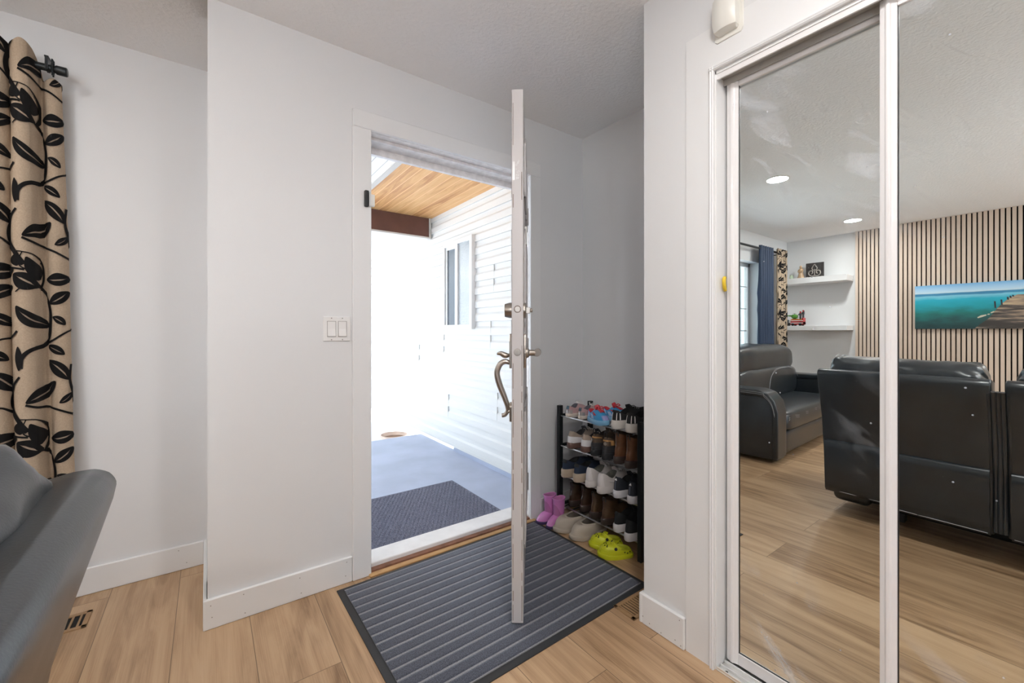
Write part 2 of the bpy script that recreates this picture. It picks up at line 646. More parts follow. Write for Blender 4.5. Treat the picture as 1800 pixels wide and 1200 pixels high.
mb = MB()
RX0, RX1, RZ0, RZ1 = -3.4, -1.4, 0.08, 2.20
mb.box((XB, YR - 0.12, 0), (RX0, YR, H))
mb.box((RX1, YR - 0.12, 0), (XA + 0.15, YR, H))
mb.box((RX0, YR - 0.12, 0), (RX1, YR, RZ0))
mb.box((RX0, YR - 0.12, RZ1), (RX1, YR, H))
struct(mb.build('wall_rear', 'wall'))
mb = MB()
for a, b in ((RX0, RX0 + 0.06), (RX1 - 0.06, RX1), (-2.43, -2.37)):
    mb.box((a, YR - 0.10, RZ0), (b, YR - 0.04, RZ1))
mb.box((RX0, YR - 0.10, RZ0), (RX1, YR - 0.04, RZ0 + 0.06))
mb.box((RX0, YR - 0.10, RZ1 - 0.06), (RX1, YR - 0.04, RZ1))
w3 = struct(mb.build('added_rear_window', 'trim'))  # rear window out of view, added to let daylight into the room

# baseboards
BH, BT = 0.114, 0.014


def baseboard(name, boxes, nails=(), axis='y'):
    mb = MB()
    for a, b in boxes:
        mb.box(a, b)
    o = mb.build(name, 'trim', bevel=0.003, seg=1)
    struct(o)
    if nails:
        nb = MB()
        for p in nails:
            nb.lathe([(0.0022, 0), (0.0022, 0.0006)], 8, p, 0, 'Y' if axis == 'y' else 'X')
        nb.build('nail_hole', 'nail', o)
    return o


baseboard('baseboard_entry', [((-BT, YD - BT, 0), (0.530, YD, BH)), ((-BT, YD, 0), (0, YW, BH))],
          [(x, YD - BT - 0.0005, z) for x, z in ((0.01, 0.09), (0.014, 0.045), (0.115, 0.095), (0.12, 0.02), (0.315, 0.09), (0.32, 0.025), (0.505, 0.095), (0.50, 0.035))])
baseboard('baseboard_window', [((XB, YW - BT, 0), (-BT, YW, BH))],
          [(x, YW - BT - 0.0005, z) for x, z in ((-0.11, 0.095), (-0.08, 0.03), (-0.55, 0.07))])
baseboard('baseboard_closet', [((XC - BT, 0.838, 0), (XC, YE, BH)), ((XC - BT, YE, 0), (XA, YE + BT, BH))],
          [(XC - BT - 0.0005, y, z) for y, z in ((1.01, 0.03), (0.98, 0.018), (0.93, 0.012), (0.872, 0.02), (0.855, 0.10), (0.85, 0.012))], 'x')
baseboard('baseboard_alcove', [((1.634, YD - BT, 0), (XA, YD, BH)), ((XA - BT, YE + BT, 0), (XA, YD - BT, BH))])
baseboard('baseboard_far', [((XB, 1.75, 0), (XB + BT, YW - BT, BH))])

# ------------------------------------------------------------------ entry door frame
JX0, JX1, JZ = 0.614, 1.556, 2.060
mb = MB()
mb.box((0.531, YD - 0.018, 0), (JX0, YD, JZ))
mb.box((JX1, YD - 0.018, 0), (1.634, YD, JZ))
mb.box((0.531, YD - 0.018, JZ), (1.634, YD, 2.142))
struct(mb.build('trim_1', 'trim', bevel=0.003, seg=1), 'white flat casing around the front door')
mb = MB()   # jambs, head and stops
mb.box((OX0, YD, 0), (JX0, 2.112, JZ))
mb.box((JX1, YD, 0), (OX1, 2.112, JZ))
mb.box((OX0, YD, JZ - 0.0), (OX1, 2.112, OZ))
mb.box((JX0, YD + 0.05, 0.03), (JX0 + 0.012, 2.112, JZ))
mb.box((JX1 - 0.012, YD + 0.05, 0.03), (JX1, 2.112, JZ))
mb.box((JX0, YD + 0.05, JZ - 0.014), (JX1, 2.112, JZ))
mb.box((JX0, 2.100, JZ - 0.046), (JX1, 2.125, JZ - 0.014))
struct(mb.build('trim_2', 'trim_old'), 'white door jambs and head')
mb = MB()
mb.box((JX0, 2.005, 0.0), (JX1, 2.125, 0.030))
mb.box((JX0, 1.987, 0.0), (JX1, 2.005, 0.036))
sill = struct(mb.build('trim_3', 'sill', bevel=0.003, seg=1), 'white painted door sill')
mb = MB()
mb.box((JX0, 1.958, 0.0), (JX1, 1.987, 0.017))
mb.build('threshold', 'redwood', sill)
mb = MB()
mb.box((JX0 - 0.012, 1.930, 0.0), (JX1 + 0.03, 1.958, 0.010))
mb.build('reducer', 'oaktrim', sill, bevel=0.003, seg=1)
mb = MB()
mb.box((0.145, 2.107, -0.36), (2.105, 2.12, 0.0))
struct(mb.build('trim_4', 'siding'))

# ------------------------------------------------------------------ entry door (swung in, seen edge on)
door = bpy.data.objects.new('door_1', None)
C.objects.link(door)
door.location = (1.498, 1.950, 0.0)
door.rotation_euler = (0, 0, math.radians(231.1))
tag(door, 'white front door standing open on the doormat, seen edge on', 'front door', kind='structure')
DL, DT, DZ0, DZ1 = 0.868, 0.044, 0.020, 2.050


def door_leaf():
    mb = MB()
    mb.box((0.012, -DT / 2, DZ0), (DL, DT / 2, DZ1), 0)
    o = mb.build('leaf', 'door', door, bevel=0.002, seg=1)
    # raised panels on both faces
    k = 0
    for s in (-1, 1):
        for x0, x1 in ((0.12, 0.39), (0.475, 0.745)):
            for z0, z1 in ((0.24, 0.82), (1.00, 1.55), (1.68, 1.92)):
                p = MB()
                y0 = s * DT / 2
                for a, b in (((x0, z0), (x1, z0 + 0.022)), ((x0, z1 - 0.022), (x1, z1)), ((x0, z0), (x0 + 0.022, z1)), ((x1 - 0.022, z0), (x1, z1))):
                    p.box((a[0], y0, a[1]), (b[0], y0 + s * 0.008, b[1]))
                p.box((x0 + 0.045, y0, z0 + 0.045), (x1 - 0.045, y0 + s * 0.006, z1 - 0.045))
                p.build('panel', 'door', door, bevel=0.002, seg=1)
    # chipped edges on the lock stile
    p = MB()
    for s in (-1, 1):
        z = 0.03
        rnd = random.Random(5 + s)
        while z < 2.0:
            ln = rnd.uniform(0.03, 0.16)
            if rnd.random() < (0.85 if z < 1.0 else 0.35):
                p.box((DL - 0.0002, s * (DT / 2 - 0.0045), z), (DL + 0.0004, s * (DT / 2 - 0.0045 - rnd.uniform(0.0012, 0.003)), min(z + ln, 2.04)))
            z += ln + rnd.uniform(0.005, 0.06)
    p.build('chipped_edge', 'chip', door)
    p = MB()   # worn paint patch high on the edge
    p.box((DL - 0.0002, -0.019, 1.705), (DL + 0.0005, -0.010, 1.775))
    rnd = random.Random(3)
    for i in range(22):
        y, z = rnd.uniform(-0.010, 0.006), rnd.uniform(1.705, 1.775)
        p.box((DL - 0.0002, y, z), (DL + 0.0005, y + rnd.uniform(0.001, 0.004), z + rnd.uniform(0.002, 0.008)))
    p.build('worn_patch', 'steel', door)


door_leaf()
HX = DL - 0.062
# deadbolt
mb = MB()
mb.lathe([(0.030, -DT / 2), (0.031, -DT / 2 - 0.010), (0.026, -DT / 2 - 0.030), (0.019, -DT / 2 - 0.033)], 24, (HX, 0, 1.212), 0, 'Y')
mb.lathe([(0.031, DT / 2), (0.031, DT / 2 + 0.007), (0.026, DT / 2 + 0.010)], 24, (HX, 0, 1.212), 0, 'Y')
mb.lathe([(0.0095, DL - 0.001), (0.0095, DL + 0.002)], 20, (0, 0, 1.214), 0, 'X')
db = mb.build('deadbolt', 'nickel', door, smooth=True)
mb = MB()
mb.box((HX - 0.004, DT / 2 + 0.008, 1.200), (HX + 0.004, DT / 2 + 0.026, 1.224))
mb.lathe([(0.008, DT / 2 + 0.026), (0.009, DT / 2 + 0.032), (0.006, DT / 2 + 0.036)], 12, (HX, 0, 1.212), 0, 'Y')
mb.build('thumb_turn', 'nickel', db, bevel=0.001, seg=1)
mb = MB()
for zc in (1.214, 1.050):
    mb.tube([(DL + 0.0004, 0.0125 * math.cos(2 * PI * k / 24), zc + 0.0125 * math.sin(2 * PI * k / 24)) for k in range(25)], 0.0013, 6)
mb.build('lock_rings', 'chip', door)
# latch
mb = MB()
mb.lathe([(0.0135, DL - 0.001), (0.0135, DL + 0.0015), (0.0105, DL + 0.0016)], 20, (0, 0, 1.050), 0, 'X')
mb.box((DL, -0.005, 1.042), (DL + 0.008, 0.005, 1.060))
mb.build('latch', 'nickel', door)
# lever side
mb = MB()
mb.prism([(HX - 0.026, 1.000), (HX - 0.018, 0.985), (HX + 0.018, 0.985), (HX + 0.026, 1.000), (HX + 0.026, 1.105), (HX + 0.018, 1.120), (HX - 0.018, 1.120), (HX - 0.026, 1.105)], DT / 2, DT / 2 + 0.010, 'Y')
mb.lathe([(0.022, DT / 2 + 0.009), (0.018, DT / 2 + 0.020), (0.0125, DT / 2 + 0.022), (0.0115, DT / 2 + 0.046)], 20, (HX, 0, 1.045), 0, 'Y')
lv = mb.build('lever_plate', 'nickel', door, smooth=True, bevel=0.002)
mb = MB()
mb.tube(catmull([(HX + 0.008, DT / 2 + 0.053, 1.046), (HX - 0.03, DT / 2 + 0.056, 1.047), (HX - 0.075, DT / 2 + 0.054, 1.043), (HX - 0.115, DT / 2 + 0.050, 1.036)], 6), [0.0155] * 4 + [0.0145] * 8 + [0.013] * 6 + [0.011], 12)
mb.build('lever', 'nickel', lv, smooth=True)
# grip handle on the outside
mb = MB()
y0 = -DT / 2
mb.prism([(HX - 0.024, 0.985), (HX + 0.024, 0.985), (HX + 0.026, 1.09), (HX + 0.014, 1.120), (HX - 0.014, 1.120), (HX - 0.026, 1.09)], y0 - 0.012, y0, 'Y')
mb.prism([(HX - 0.018, 0.775), (HX + 0.018, 0.775), (HX + 0.018, 0.835), (HX + 0.008, 0.850), (HX - 0.008, 0.850), (HX - 0.018, 0.835)], y0 - 0.012, y0, 'Y')
gp = mb.build('grip_plate', 'nickel', door, bevel=0.003)
mb = MB()
path = catmull([(HX, y0 - 0.008, 1.004), (HX, y0 - 0.030, 1.010), (HX, y0 - 0.050, 0.998), (HX, y0 - 0.062, 0.965), (HX, y0 - 0.052, 0.92), (HX, y0 - 0.034, 0.875), (HX, y0 - 0.021, 0.838), (HX, y0 - 0.020, 0.815), (HX, y0 - 0.030, 0.800), (HX, y0 - 0.042, 0.797)], 6)
nP = len(path)
mb.tube(path, [0.0085 + 0.004 * math.sin(PI * min(1, i / (nP * 0.75))) for i in range(nP)], 12)
mb.tube([(HX, y0, 0.815), (HX, y0 - 0.022, 0.815)], 0.008, 10)
mb.build('grip', 'nickel', gp, smooth=True)
mb = MB()
mb.tube(catmull([(HX, y0 - 0.008, 1.036), (HX, y0 - 0.028, 1.034), (HX, y0 - 0.046, 1.042), (HX, y0 - 0.062, 1.040)], 6), [0.005, 0.006, 0.007, 0.008, 0.010, 0.011, 0.012, 0.012, 0.012, 0.011, 0.011, 0.010, 0.010, 0.009, 0.008, 0.007, 0.006, 0.005, 0.003], 10)
mb.build('thumb_latch', 'nickel', gp, smooth=True)
# hinges
for z in (0.25, 1.04, 1.80):
    mb = MB()
    mb.tube([(0.0, DT / 2 + 0.004, z - 0.05), (0.0, DT / 2 + 0.004, z + 0.05)], 0.0065, 10)
    mb.box((0.0, DT / 2 - 0.002, z - 0.05), (0.035, DT / 2 + 0.002, z + 0.05))
    mb.build('hinge', 'nickel', door)
mb = MB()
mb.box((0.55, DT / 2 + 0.0005, 1.52), (0.58, DT / 2 + 0.010, 1.60))
mb.build('bumper', 'ivory', door)

# ------------------------------------------------------------------ front window (seen in the mirror)
mb = MB()
yf0, yf1 = YW + 0.115, YW + 0.165
for a, b in ((WX0, WX0 + 0.05), (WX1 - 0.05, WX1), (-2.36, -2.31), (-1.45, -1.40)):
    mb.box((a, yf0, WZ0), (b, yf1, WZ1))
mb.box((WX0, yf0, WZ0), (WX1, yf1, WZ0 + 0.05))
mb.box((WX0, yf0, WZ1 - 0.05), (WX1, yf1, WZ1))
w1 = struct(mb.build('window_1', 'plastic', bevel=0.003, seg=1), 'bright front window behind the loveseat')
mb = MB()
for z in (1.13, 1.42, 1.71):
    mb.box((WX0 + 0.05, yf0 + 0.018, z), (WX1 - 0.05, yf0 + 0.028, z + 0.012))
for k in range(8):
    x = WX0 + 0.20 + k * 0.26
    mb.box((x, yf0 + 0.018, WZ0 + 0.05), (x + 0.010, yf0 + 0.028, WZ1 - 0.05))
mb.build('muntins', 'plastic', w1)
mb = MB()
mb.box((WX0 + 0.05, yf0 + 0.021, WZ0 + 0.05), (WX1 - 0.05, yf0 + 0.025, WZ1 - 0.05))
mb.build('glass', 'glass', w1)
mb = MB()
mb.box((WX0 - 0.03, YW - 0.03, WZ0 - 0.022), (WX1 + 0.03, YW + 0.115, WZ0))
mb.build('window_sill', 'trim', w1, bevel=0.004)

# ------------------------------------------------------------------ porch
XS = 2.110
mb = MB()
pitch = 0.1285
prof = []
z = -0.06
while z < 2.50:
    prof += [(XS - 0.016, z), (XS - 0.0145, z + 0.060), (XS - 0.003, z + 0.080), (XS + 0.001, z + pitch - 0.004), (XS + 0.001, z + pitch - 0.0005)]
    z += pitch
prof = [(XS + 0.12, -0.06)] + prof + [(XS + 0.12, z)]
mb.loft([[(p[0], 2.121, p[1]) for p in prof], [(p[0], 8.0, p[1]) for p in prof]], True, True, True, 0)
zl = [-0.06 + pitch * k for k in range(21)]
for y, k0, n in ((3.165, 12, 2), (3.22, 8, 2), (3.11, 3, 2), (4.05, 2, 2), (4.16, 7, 3), (4.82, 6, 2)):
    for k in range(n):
        mb.box((XS - 0.0168, y - 0.0024 - 0.006 * k, zl[k0 + k] + 0.002), (XS - 0.004, y - 0.001 - 0.006 * k, zl[k0 + k] + pitch - 0.004), 1)
struct(mb.build('wall_porch', ['siding', 'seam']), 'white vinyl lap siding wall along the porch')
mb = MB()
mb.box((XS - 0.020, 2.125, -0.085), (XS + 0.1, 8.0, -0.058))
struct(mb.build('trim_5', 'siding'))
mb = MB()
mb.box((-1.5, 2.121, -0.30), (XS, 4.785, -0.12))
mb.box((XS - 0.030, 2.121, -0.121), (XS, 3.9, -0.085))
struct(mb.build('porch_floor', 'deck'), 'blue grey painted porch floor')
mb = MB()
mb.box((-14, 4.785, -0.60), (16, 26, -0.36))
mb.box((-14, 2.72, -0.60), (-1.5, 4.785, -0.36))
mb.box((-14, -20, -0.60), (16, YR - 0.15, -0.36))
struct(mb.build('ground', 'ground'))
mb = MB()
mb.box((1.205, 2.121, 2.430), (XS, 4.47, 2.46))
struct(mb.build('porch_ceiling', 'soffit'), 'orange cedar planks under the porch roof')
mb = MB()
mb.box((-0.6, 2.72, 2.430), (1.165, 4.47, 2.46))
mb.box((0.145, 2.121, 2.430), (1.165, 2.72, 2.46))
struct(mb.build('porch_ceiling_2', 'soffit_white'))
mb = MB()
mb.box((1.160, 2.121, 2.418), (1.210, 4.47, 2.46))
struct(mb.build('trim_6', 'batten'), 'grey batten across the porch ceiling')
mb = MB()
mb.box((-1.0, 4.47, 2.215), (2.066, 4.55, 2.46))
struct(mb.build('porch_beam', 'brown'), 'brown fascia beam across the porch')
mb = MB()
mb.box((2.068, 4.460, 2.200), (2.088, 4.56, 2.44))
mb.box((-1.0, 4.462, 2.196), (2.088, 4.56, 2.214))
struct(mb.build('trim_7', 'siding'), 'white trim round the brown beam')
mb = MB()
mb.box((-1.0, 4.56, 2.255), (XS, 8.0, 2.29))
struct(mb.build('porch_ceiling_3', 'soffit_cross'))

# porch window
mb = MB()
y0, y1, z0, z1 = 3.492, 4.098, 1.150, 2.062
xw0, xw1 = XS - 0.052, XS + 0.0
for a, b in (((y0, z0), (y1, z0 + 0.045)), ((y0, z1 - 0.04), (y1, z1)), ((y0, z0 + 0.045), (y0 + 0.045, z1 - 0.04)), ((y1 - 0.035, z0 + 0.045), (y1, z1 - 0.04))):
    mb.box((xw0, a[0], a[1]), (xw1, b[0], b[1]))
w2 = struct(mb.build('window_2', 'plastic'), 'narrow white sliding window in the porch siding')
mb = MB()
mb.box((xw0 + 0.004, 3.785, z0 + 0.045), (xw0 + 0.03, 3.825, z1 - 0.04))
mb.build('meeting_rail', 'plastic', w2)
mb = MB()
mb.box((xw0 + 0.020, y0 + 0.045, z0 + 0.045), (xw0 + 0.024, 3.785, z1 - 0.04))
mb.build('pane', 'ripple', w2)
mb = MB()
mb.box((xw0 + 0.012, 3.825, z0 + 0.045), (xw0 + 0.022, 3.850, z1 - 0.04))
mb.box((xw0 + 0.012, 4.02, z0 + 0.045), (xw0 + 0.022, y1 - 0.035, z1 - 0.04))
mb.box((xw0 + 0.012, 3.85, z1 - 0.075), (xw0 + 0.022, 4.02, z1 - 0.04))
mb.build('sash', 'steel', w2)
mb = MB()
mb.box((xw0 + 0.022, 3.825, z0 + 0.045), (xw0 + 0.026, y1 - 0.035, z1 - 0.04))
mb.build('pane', 'screenpane', w2)

# ------------------------------------------------------------------ far wall slats
mb = MB()
mb.box((XB, -2.4, 0.0), (XB + 0.010, 1.743, H), 1)
y = 1.743
while y > -2.4:
    mb.box((XB + 0.010, y - 0.0275, 0.0), (XB + 0.030, y, H), 0)
    y -= 0.0392
struct(mb.build('wall_slats', ['slat', 'felt']), 'vertical pale oak slat panelling on black felt')

# ------------------------------------------------------------------ closet trim, track and doors
mb = MB()
mb.box((XC - 0.004, CY1 + 0.012, 0), (XC, 0.836, 2.150))
mb.box((XC - 0.004, CY0 - 0.1, CZ + 0.012), (XC, CY1 + 0.012, 2.150))
struct(mb.build('trim_8', 'trim'), 'flat white board beside the mirrored closet')
mb = MB()   # bead moulding round the opening
pr = [(0, 0), (-0.010, 0), (-0.014, 0.004), (-0.010, 0.008), (-0.013, 0.012), (-0.006, 0.016), (0, 0.016)]
mb.prism([(XC + p[0], CY1 - 0.002 + p[1]) for p in pr], 0, CZ + 0.014, 'Z')
mb.prism([(XC + p[0], CZ - 0.002 + p[1]) for p in pr], CY0 - 0.014, CY1 + 0.014, 'Y')
struct(mb.build('trim_9', 'trim'), 'white bead moulding round the closet opening')
mb = MB()   # jambs
mb.box((XC, CY1 - 0.006, 0), (XC + 0.13, CY1, CZ))
mb.box((XC, CY0, 0), (XC + 0.13, CY0 + 0.006, CZ))
mb.box((XC, CY0, CZ - 0.012), (XC + 0.13, CY1, CZ))
struct(mb.build('trim_10', 'trim'))
mb = MB()
mb.box((XC + 0.003, CY0 + 0.006, 1.970), (XC + 0.009, CY1 - 0.006, CZ - 0.012))
struct(mb.build('trim_11', 'white_alu'), 'white fascia of the head track over the closet doors')
mb = MB()
mb.box((XC + 0.009, CY0 + 0.006, 1.983), (XC + 0.100, CY1 - 0.006, CZ - 0.012))
mb.box((XC + 0.0475, CY0 + 0.006, 1.962), (XC + 0.0500, CY1 - 0.006, CZ - 0.012))
struct(mb.build('trim_13', 'track'), 'grey underside of the closet head track')
mb = MB()
mb.box((XC - 0.002, CY0 + 0.006, 0.0), (XC + 0.095, CY1 - 0.008, 0.005))
for x in (XC - 0.002, XC + 0.020, XC + 0.048, XC + 0.090):
    mb.box((x, CY0 + 0.006, 0.005), (x + 0.004, CY1 - 0.008, 0.014))
ft = struct(mb.build('trim_12', 'alu', bevel=0.001, seg=1), 'aluminium floor track of the closet doors')
mb = MB()
mb.lathe([(0.005, 0.0048), (0.005, 0.0068)], 12, (XC + 0.010, 0.700, 0))
mb.build('screw', 'dark', ft)
mb = MB()
mb.box((XC + 0.20, CY0, 0.0), (XC + 0.21, CY1, H - 0.2))
struct(mb.build('wall_closet_back', 'dark'))


def sliding_door(name, label, x, y0, y1, mm, wide):
    """x = face of the stiles; door runs from y1 (left as seen) down to y0"""
    r = thing(name, label, 'closet door', (x, y1, 0.018))
    r['kind'] = 'thing'
    Hh = 1.960
    W = y1 - y0

    def stile(ya, yb):
        mb = MB()
        n = 10
        pts = [(0.018, ya), (0.004, ya)]
        for k in range(n + 1):
            t = k / n
            d = 0.004 * math.sin(PI * t) + (0.003 if 0.3 < t < 0.7 else 0.0)
            pts.append((-d, ya + (yb - ya) * t))
        pts += [(0.018, yb)]
        mb.prism(pts, 0.0, Hh, 'Z')
        return mb.build('stile', 'white_alu', r, bevel=0.0006, seg=1)
    stile(0.0, -wide)
    stile(-W + wide, -W)
    mb = MB()
    mb.box((0.0, -wide, 0.0), (0.016, -W + wide, 0.038))
    mb.build('rail', 'white_alu', r, bevel=0.002)
    mb = MB()
    mb.box((0.0, -wide, Hh - 0.030), (0.016, -W + wide, Hh))
    mb.build('rail', 'white_alu', r, bevel=0.002)
    mb = MB()
    mb.box((0.006, -wide, 0.038), (0.010, -W + wide, Hh - 0.030))
    mb.build('mirror_glass', mm, r)
    mb = MB()
    e = 0.0022
    mb.box((0.004, -wide - e, 0.038), (0.0065, -wide, Hh - 0.030))
    mb.box((0.004, -W + wide, 0.038), (0.0065, -W + wide + e, Hh - 0.030))
    mb.box((0.004, -wide, 0.038), (0.0065, -W + wide, 0.038 + e))
    mb.build('glazing_gasket', 'black', r)
    return r


sliding_door('mirrored_sliding_door', 'mirrored closet door on the left, tucked behind the other, reflecting the loveseat and the shelves', 1.430, -0.18, 0.722, 'mirror_a', 0.038)
sliding_door('mirrored_sliding_door', 'mirrored closet door sliding in front, reflecting the picture of the jetty', 1.402, -0.60, 0.315, 'mirror_b', 0.034)

mb = MB()
mb.tube(catmull([(XC + 0.046, 0.722, 1.268), (XC + 0.036, 0.719, 1.275), (XC + 0.030, 0.718, 1.288), (XC + 0.031, 0.719, 1.302), (XC + 0.042, 0.722, 1.312)], 5), [0.003] + [0.006] * 19 + [0.004], 8)
tag(mb.build('door_bumper', 'yellowtag', smooth=True), 'small yellow foam pad at the left jamb of the mirrored closet', 'bumper')

# ================================================================== SMALL WALL FITTINGS
sw = thing('light_switch', 'white double rocker light switch beside the front door', 'light switch', (0.4655, YD, 1.140))
mb = MB()
mb.box((-0.0575, -0.006, -0.0545), (0.0575, 0, 0.0545))
mb.build('plate', 'plastic', sw, bevel=0.003)
for sx in (-0.023, 0.023):
    mb = MB()
    for a, b in (((sx - 0.0185, -0.033), (sx - 0.0165, 0.033)), ((sx + 0.0165, -0.033), (sx + 0.0185, 0.033)), ((sx - 0.0185, -0.035), (sx + 0.0185, -0.033)), ((sx - 0.0185, 0.033), (sx + 0.0185, 0.035))):
        mb.box((a[0], -0.0065, a[1]), (b[0], -0.0055, b[1]))
    mb.build('recess', 'nail', sw)
    mb = MB()
    mb.prism([(-0.006, -0.032), (-0.0125, -0.032), (-0.0075, 0.0), (-0.0065, 0.032), (-0.006, 0.032)], sx - 0.0160, sx + 0.0160, 'X')
    mb.build('rocker', 'plastic', sw, bevel=0.0008, seg=1)
    for z in (-0.0475, 0.0475):
        mb = MB()
        mb.lathe([(0.0028, -0.0068), (0.0028, -0.005)], 10, (sx, 0, z), 0, 'Y')
        mb.build('screw', 'nail', sw)

dc = thing('door_contact', 'black door contact sensor on the left door casing', 'sensor', (0.588, YD - 0.018, 1.736))
mb = MB()
mb.box((-0.009, -0.020, -0.037), (0.009, 0, 0.037))
mb.build('housing', 'black', dc, bevel=0.004)
mb = MB()
mb.box((0.011, -0.015, -0.033), (0.017, 0, 0.033))
mb.build('end_plate', 'steel', dc, bevel=0.002)
mb = MB()
mb.box((0.017, -0.012, -0.030), (0.038, 0.004, 0.024))
mb.build('bracket', 'ivory', dc, bevel=0.002)

ms = thing('motion_detector', 'ivory corner motion detector high on the closet wall', 'motion detector', (XC, 0.686, 2.150))
mb = MB()
mb.prism([(-0.048, -0.056), (-0.048, 0.060), (-0.040, 0.068), (0.036, 0.068), (0.044, 0.060), (0.044, -0.060), (0.036, -0.068), (-0.040, -0.068)], -0.008, 0, 'X')
mb.build('back_plate', 'ivory', ms, bevel=0.002)
mb = MB()
rings = []
for z, d, w in ((-0.052, 0.020, 0.030), (-0.046, 0.034, 0.035), (-0.022, 0.046, 0.037), (0.03, 0.046, 0.037), (0.055, 0.042, 0.036), (0.060, 0.02, 0.034)):
    ring = [(-0.004, w, z)]
    for k in range(13):
        t = -1 + 2 * k / 12
        ring.append((-d * (1 - 0.25 * t * t) - 0.004, -t * w, z))
    ring.append((-0.004, -w, z))
    rings.append(ring)
mb.loft(rings)
mb.build('housing', 'ivory', ms, smooth=True)
mb = MB()
mb.tube([(-0.044 + 0.010 * (t * t), t * 0.034, -0.022) for t in [k / 10 - 1 for k in range(21)]], 0.0022, 6)
mb.build('lens_rim', 'nail', ms)


def register(loc, rz, label, n, W, D):
    r = thing('floor_register', label, 'floor vent', loc, rz)
    mb = MB()
    b = 0.016
    for a, c in (((-W / 2, -D / 2), (W / 2, -D / 2 + b)), ((-W / 2, D / 2 - b), (W / 2, D / 2)), ((-W / 2, -D / 2), (-W / 2 + b, D / 2)), ((W / 2 - b, -D / 2), (W / 2, D / 2))):
        mb.box((a[0], a[1], 0.0), (c[0], c[1], 0.005))
    mb.build('frame', 'vent', r, bevel=0.001, seg=1)
    mb = MB()
    for k in range(n):
        x = -W / 2 + b + (W - 2 * b) * (k + 0.5) / n
        mb.box((x - 0.0035, -D / 2 + b, 0.0), (x + 0.0035, D / 2 - b, 0.0045))
    mb.build('louvres', 'vent', r)
    mb = MB()
    mb.box((-W / 2 + b, -D / 2 + b, 0.0), (W / 2 - b, D / 2 - b, 0.001))
    mb.build('opening', 'dark', r)
    return r


register((-0.520, 2.310, 0), 0, 'wooden floor register between the sofa back and the window wall', 11, 0.290, 0.120)
register((1.490, 1.092, 0), 0, 'wooden floor register between doormat and closet corner', 18, 0.290, 0.105)

# ================================================================== MATS AND POT
dm = thing('doormat', 'charcoal ribbed doormat on the oak floor under the open door', 'doormat', (1.020, 1.530, 0), math.radians(1.0))
W2, D2 = 0.560, 0.396
mb = MB()
mb.prism([(-W2, -D2), (W2, -D2), (W2, D2), (-W2, D2)], 0.0, 0.004, 'Z')
ib = 0.026
rim = []
for i, (x, y) in enumerate(((-W2, -D2), (W2, -D2), (W2, D2), (-W2, D2))):
    pass
mb.loft([[(x, y, 0.004) for x, y in ((-W2, -D2), (W2, -D2), (W2, D2), (-W2, D2))],
         [(x, y, 0.0065) for x, y in ((-W2 + ib, -D2 + ib), (W2 - ib, -D2 + ib), (W2 - ib, D2 - ib), (-W2 + ib, D2 - ib))]], True, False, True)
mb.build('rubber_border', 'rubber', dm)
mb = MB()
mb.box((-W2 + ib, -D2 + ib, 0.0045), (W2 - ib, D2 - ib, 0.0104))
mb.build('groove_lines', 'groove', dm)
mb = MB()
nrib = 15
rp_ = (2 * (D2 - ib)) / nrib
for k in range(nrib):
    ya = -D2 + ib + k * rp_
    prof = [(ya + 0.0034, 0.0060), (ya + 0.0042, 0.0108), (ya + 0.010, 0.0120), (ya + rp_ - 0.010, 0.0120), (ya + rp_ - 0.0042, 0.0108), (ya + rp_ - 0.0034, 0.0060)]
    nx = 60
    rings = []
    for i in range(nx + 1):
        x = -W2 + ib + (2 * W2 - 2 * ib) * i / nx
        rings.append([(x, p[0] + 0.0008 * noise.noise(Vector((x * 30, p[0] * 40, k * 3.1))), p[1] + 0.0006 * noise.noise(Vector((x * 40, p[0] * 60, 4.0)))) for p in prof])
    mb.loft(rings, True, True, True)
mb.build('carpet_ribs', 'carpet', dm)

om = thing('outdoor_mat', 'slate grey waffle mat on the blue porch floor', 'doormat', (1.050, 2.715, -0.12))
mb = MB()
W3, D3 = 0.604, 0.410
mb.box((-W3, -D3, 0.0), (W3, D3, 0.006))
mb.build('mat_base', 'slatemat', om, bevel=0.002, seg=1)
mb = MB()
cw, cd = 0.030, 0.024
ny, nx = int(2 * (D3 - 0.012) / cd), int(2 * (W3 - 0.012) / cw)
for j in range(ny):
    for i in range(nx):
        cx = -W3 + 0.012 + (i + 0.5 + 0.5 * (j % 2)) * cw
        cy = -D3 + 0.012 + (j + 0.5) * cd
        if cx > W3 - 0.02:
            continue
        h = 0.0125
        b4 = [(cx - cw * 0.5, cy, 0.006), (cx, cy - cd * 0.62, 0.006), (cx + cw * 0.5, cy, 0.006), (cx, cy + cd * 0.62, 0.006)]
        t4 = [(cx - cw * 0.22, cy, h), (cx, cy - cd * 0.26, h), (cx + cw * 0.22, cy, h), (cx, cy + cd * 0.26, h)]
        mb.loft([b4, t4], True, False, True)
mb.build('waffle_pile', 'slatemat', om)

pot = thing('flower_pot', 'pale clay flower pot at the far end of the porch', 'pot', (1.885, 5.10, -0.36))
mb = MB()
mb.lathe([(0.095, 0.0), (0.105, 0.004), (0.150, 0.165), (0.165, 0.170), (0.168, 0.200), (0.156, 0.203), (0.148, 0.175), (0.140, 0.160)], 36, cap1=False)
mb.build('bowl', 'terracotta', pot, smooth=True)
mb = MB()
mb.lathe([(0.001, 0.160), (0.143, 0.158)], 24, cap0=True, cap1=True)
mb.build('soil', 'soil', pot)

# ================================================================== LIGHTS IN THE CEILING
M['lamp'] = mat('lamp_lens', (0.9, 0.9, 0.9), 0.5, emit=((1.0, 0.95, 0.88), 9.0))


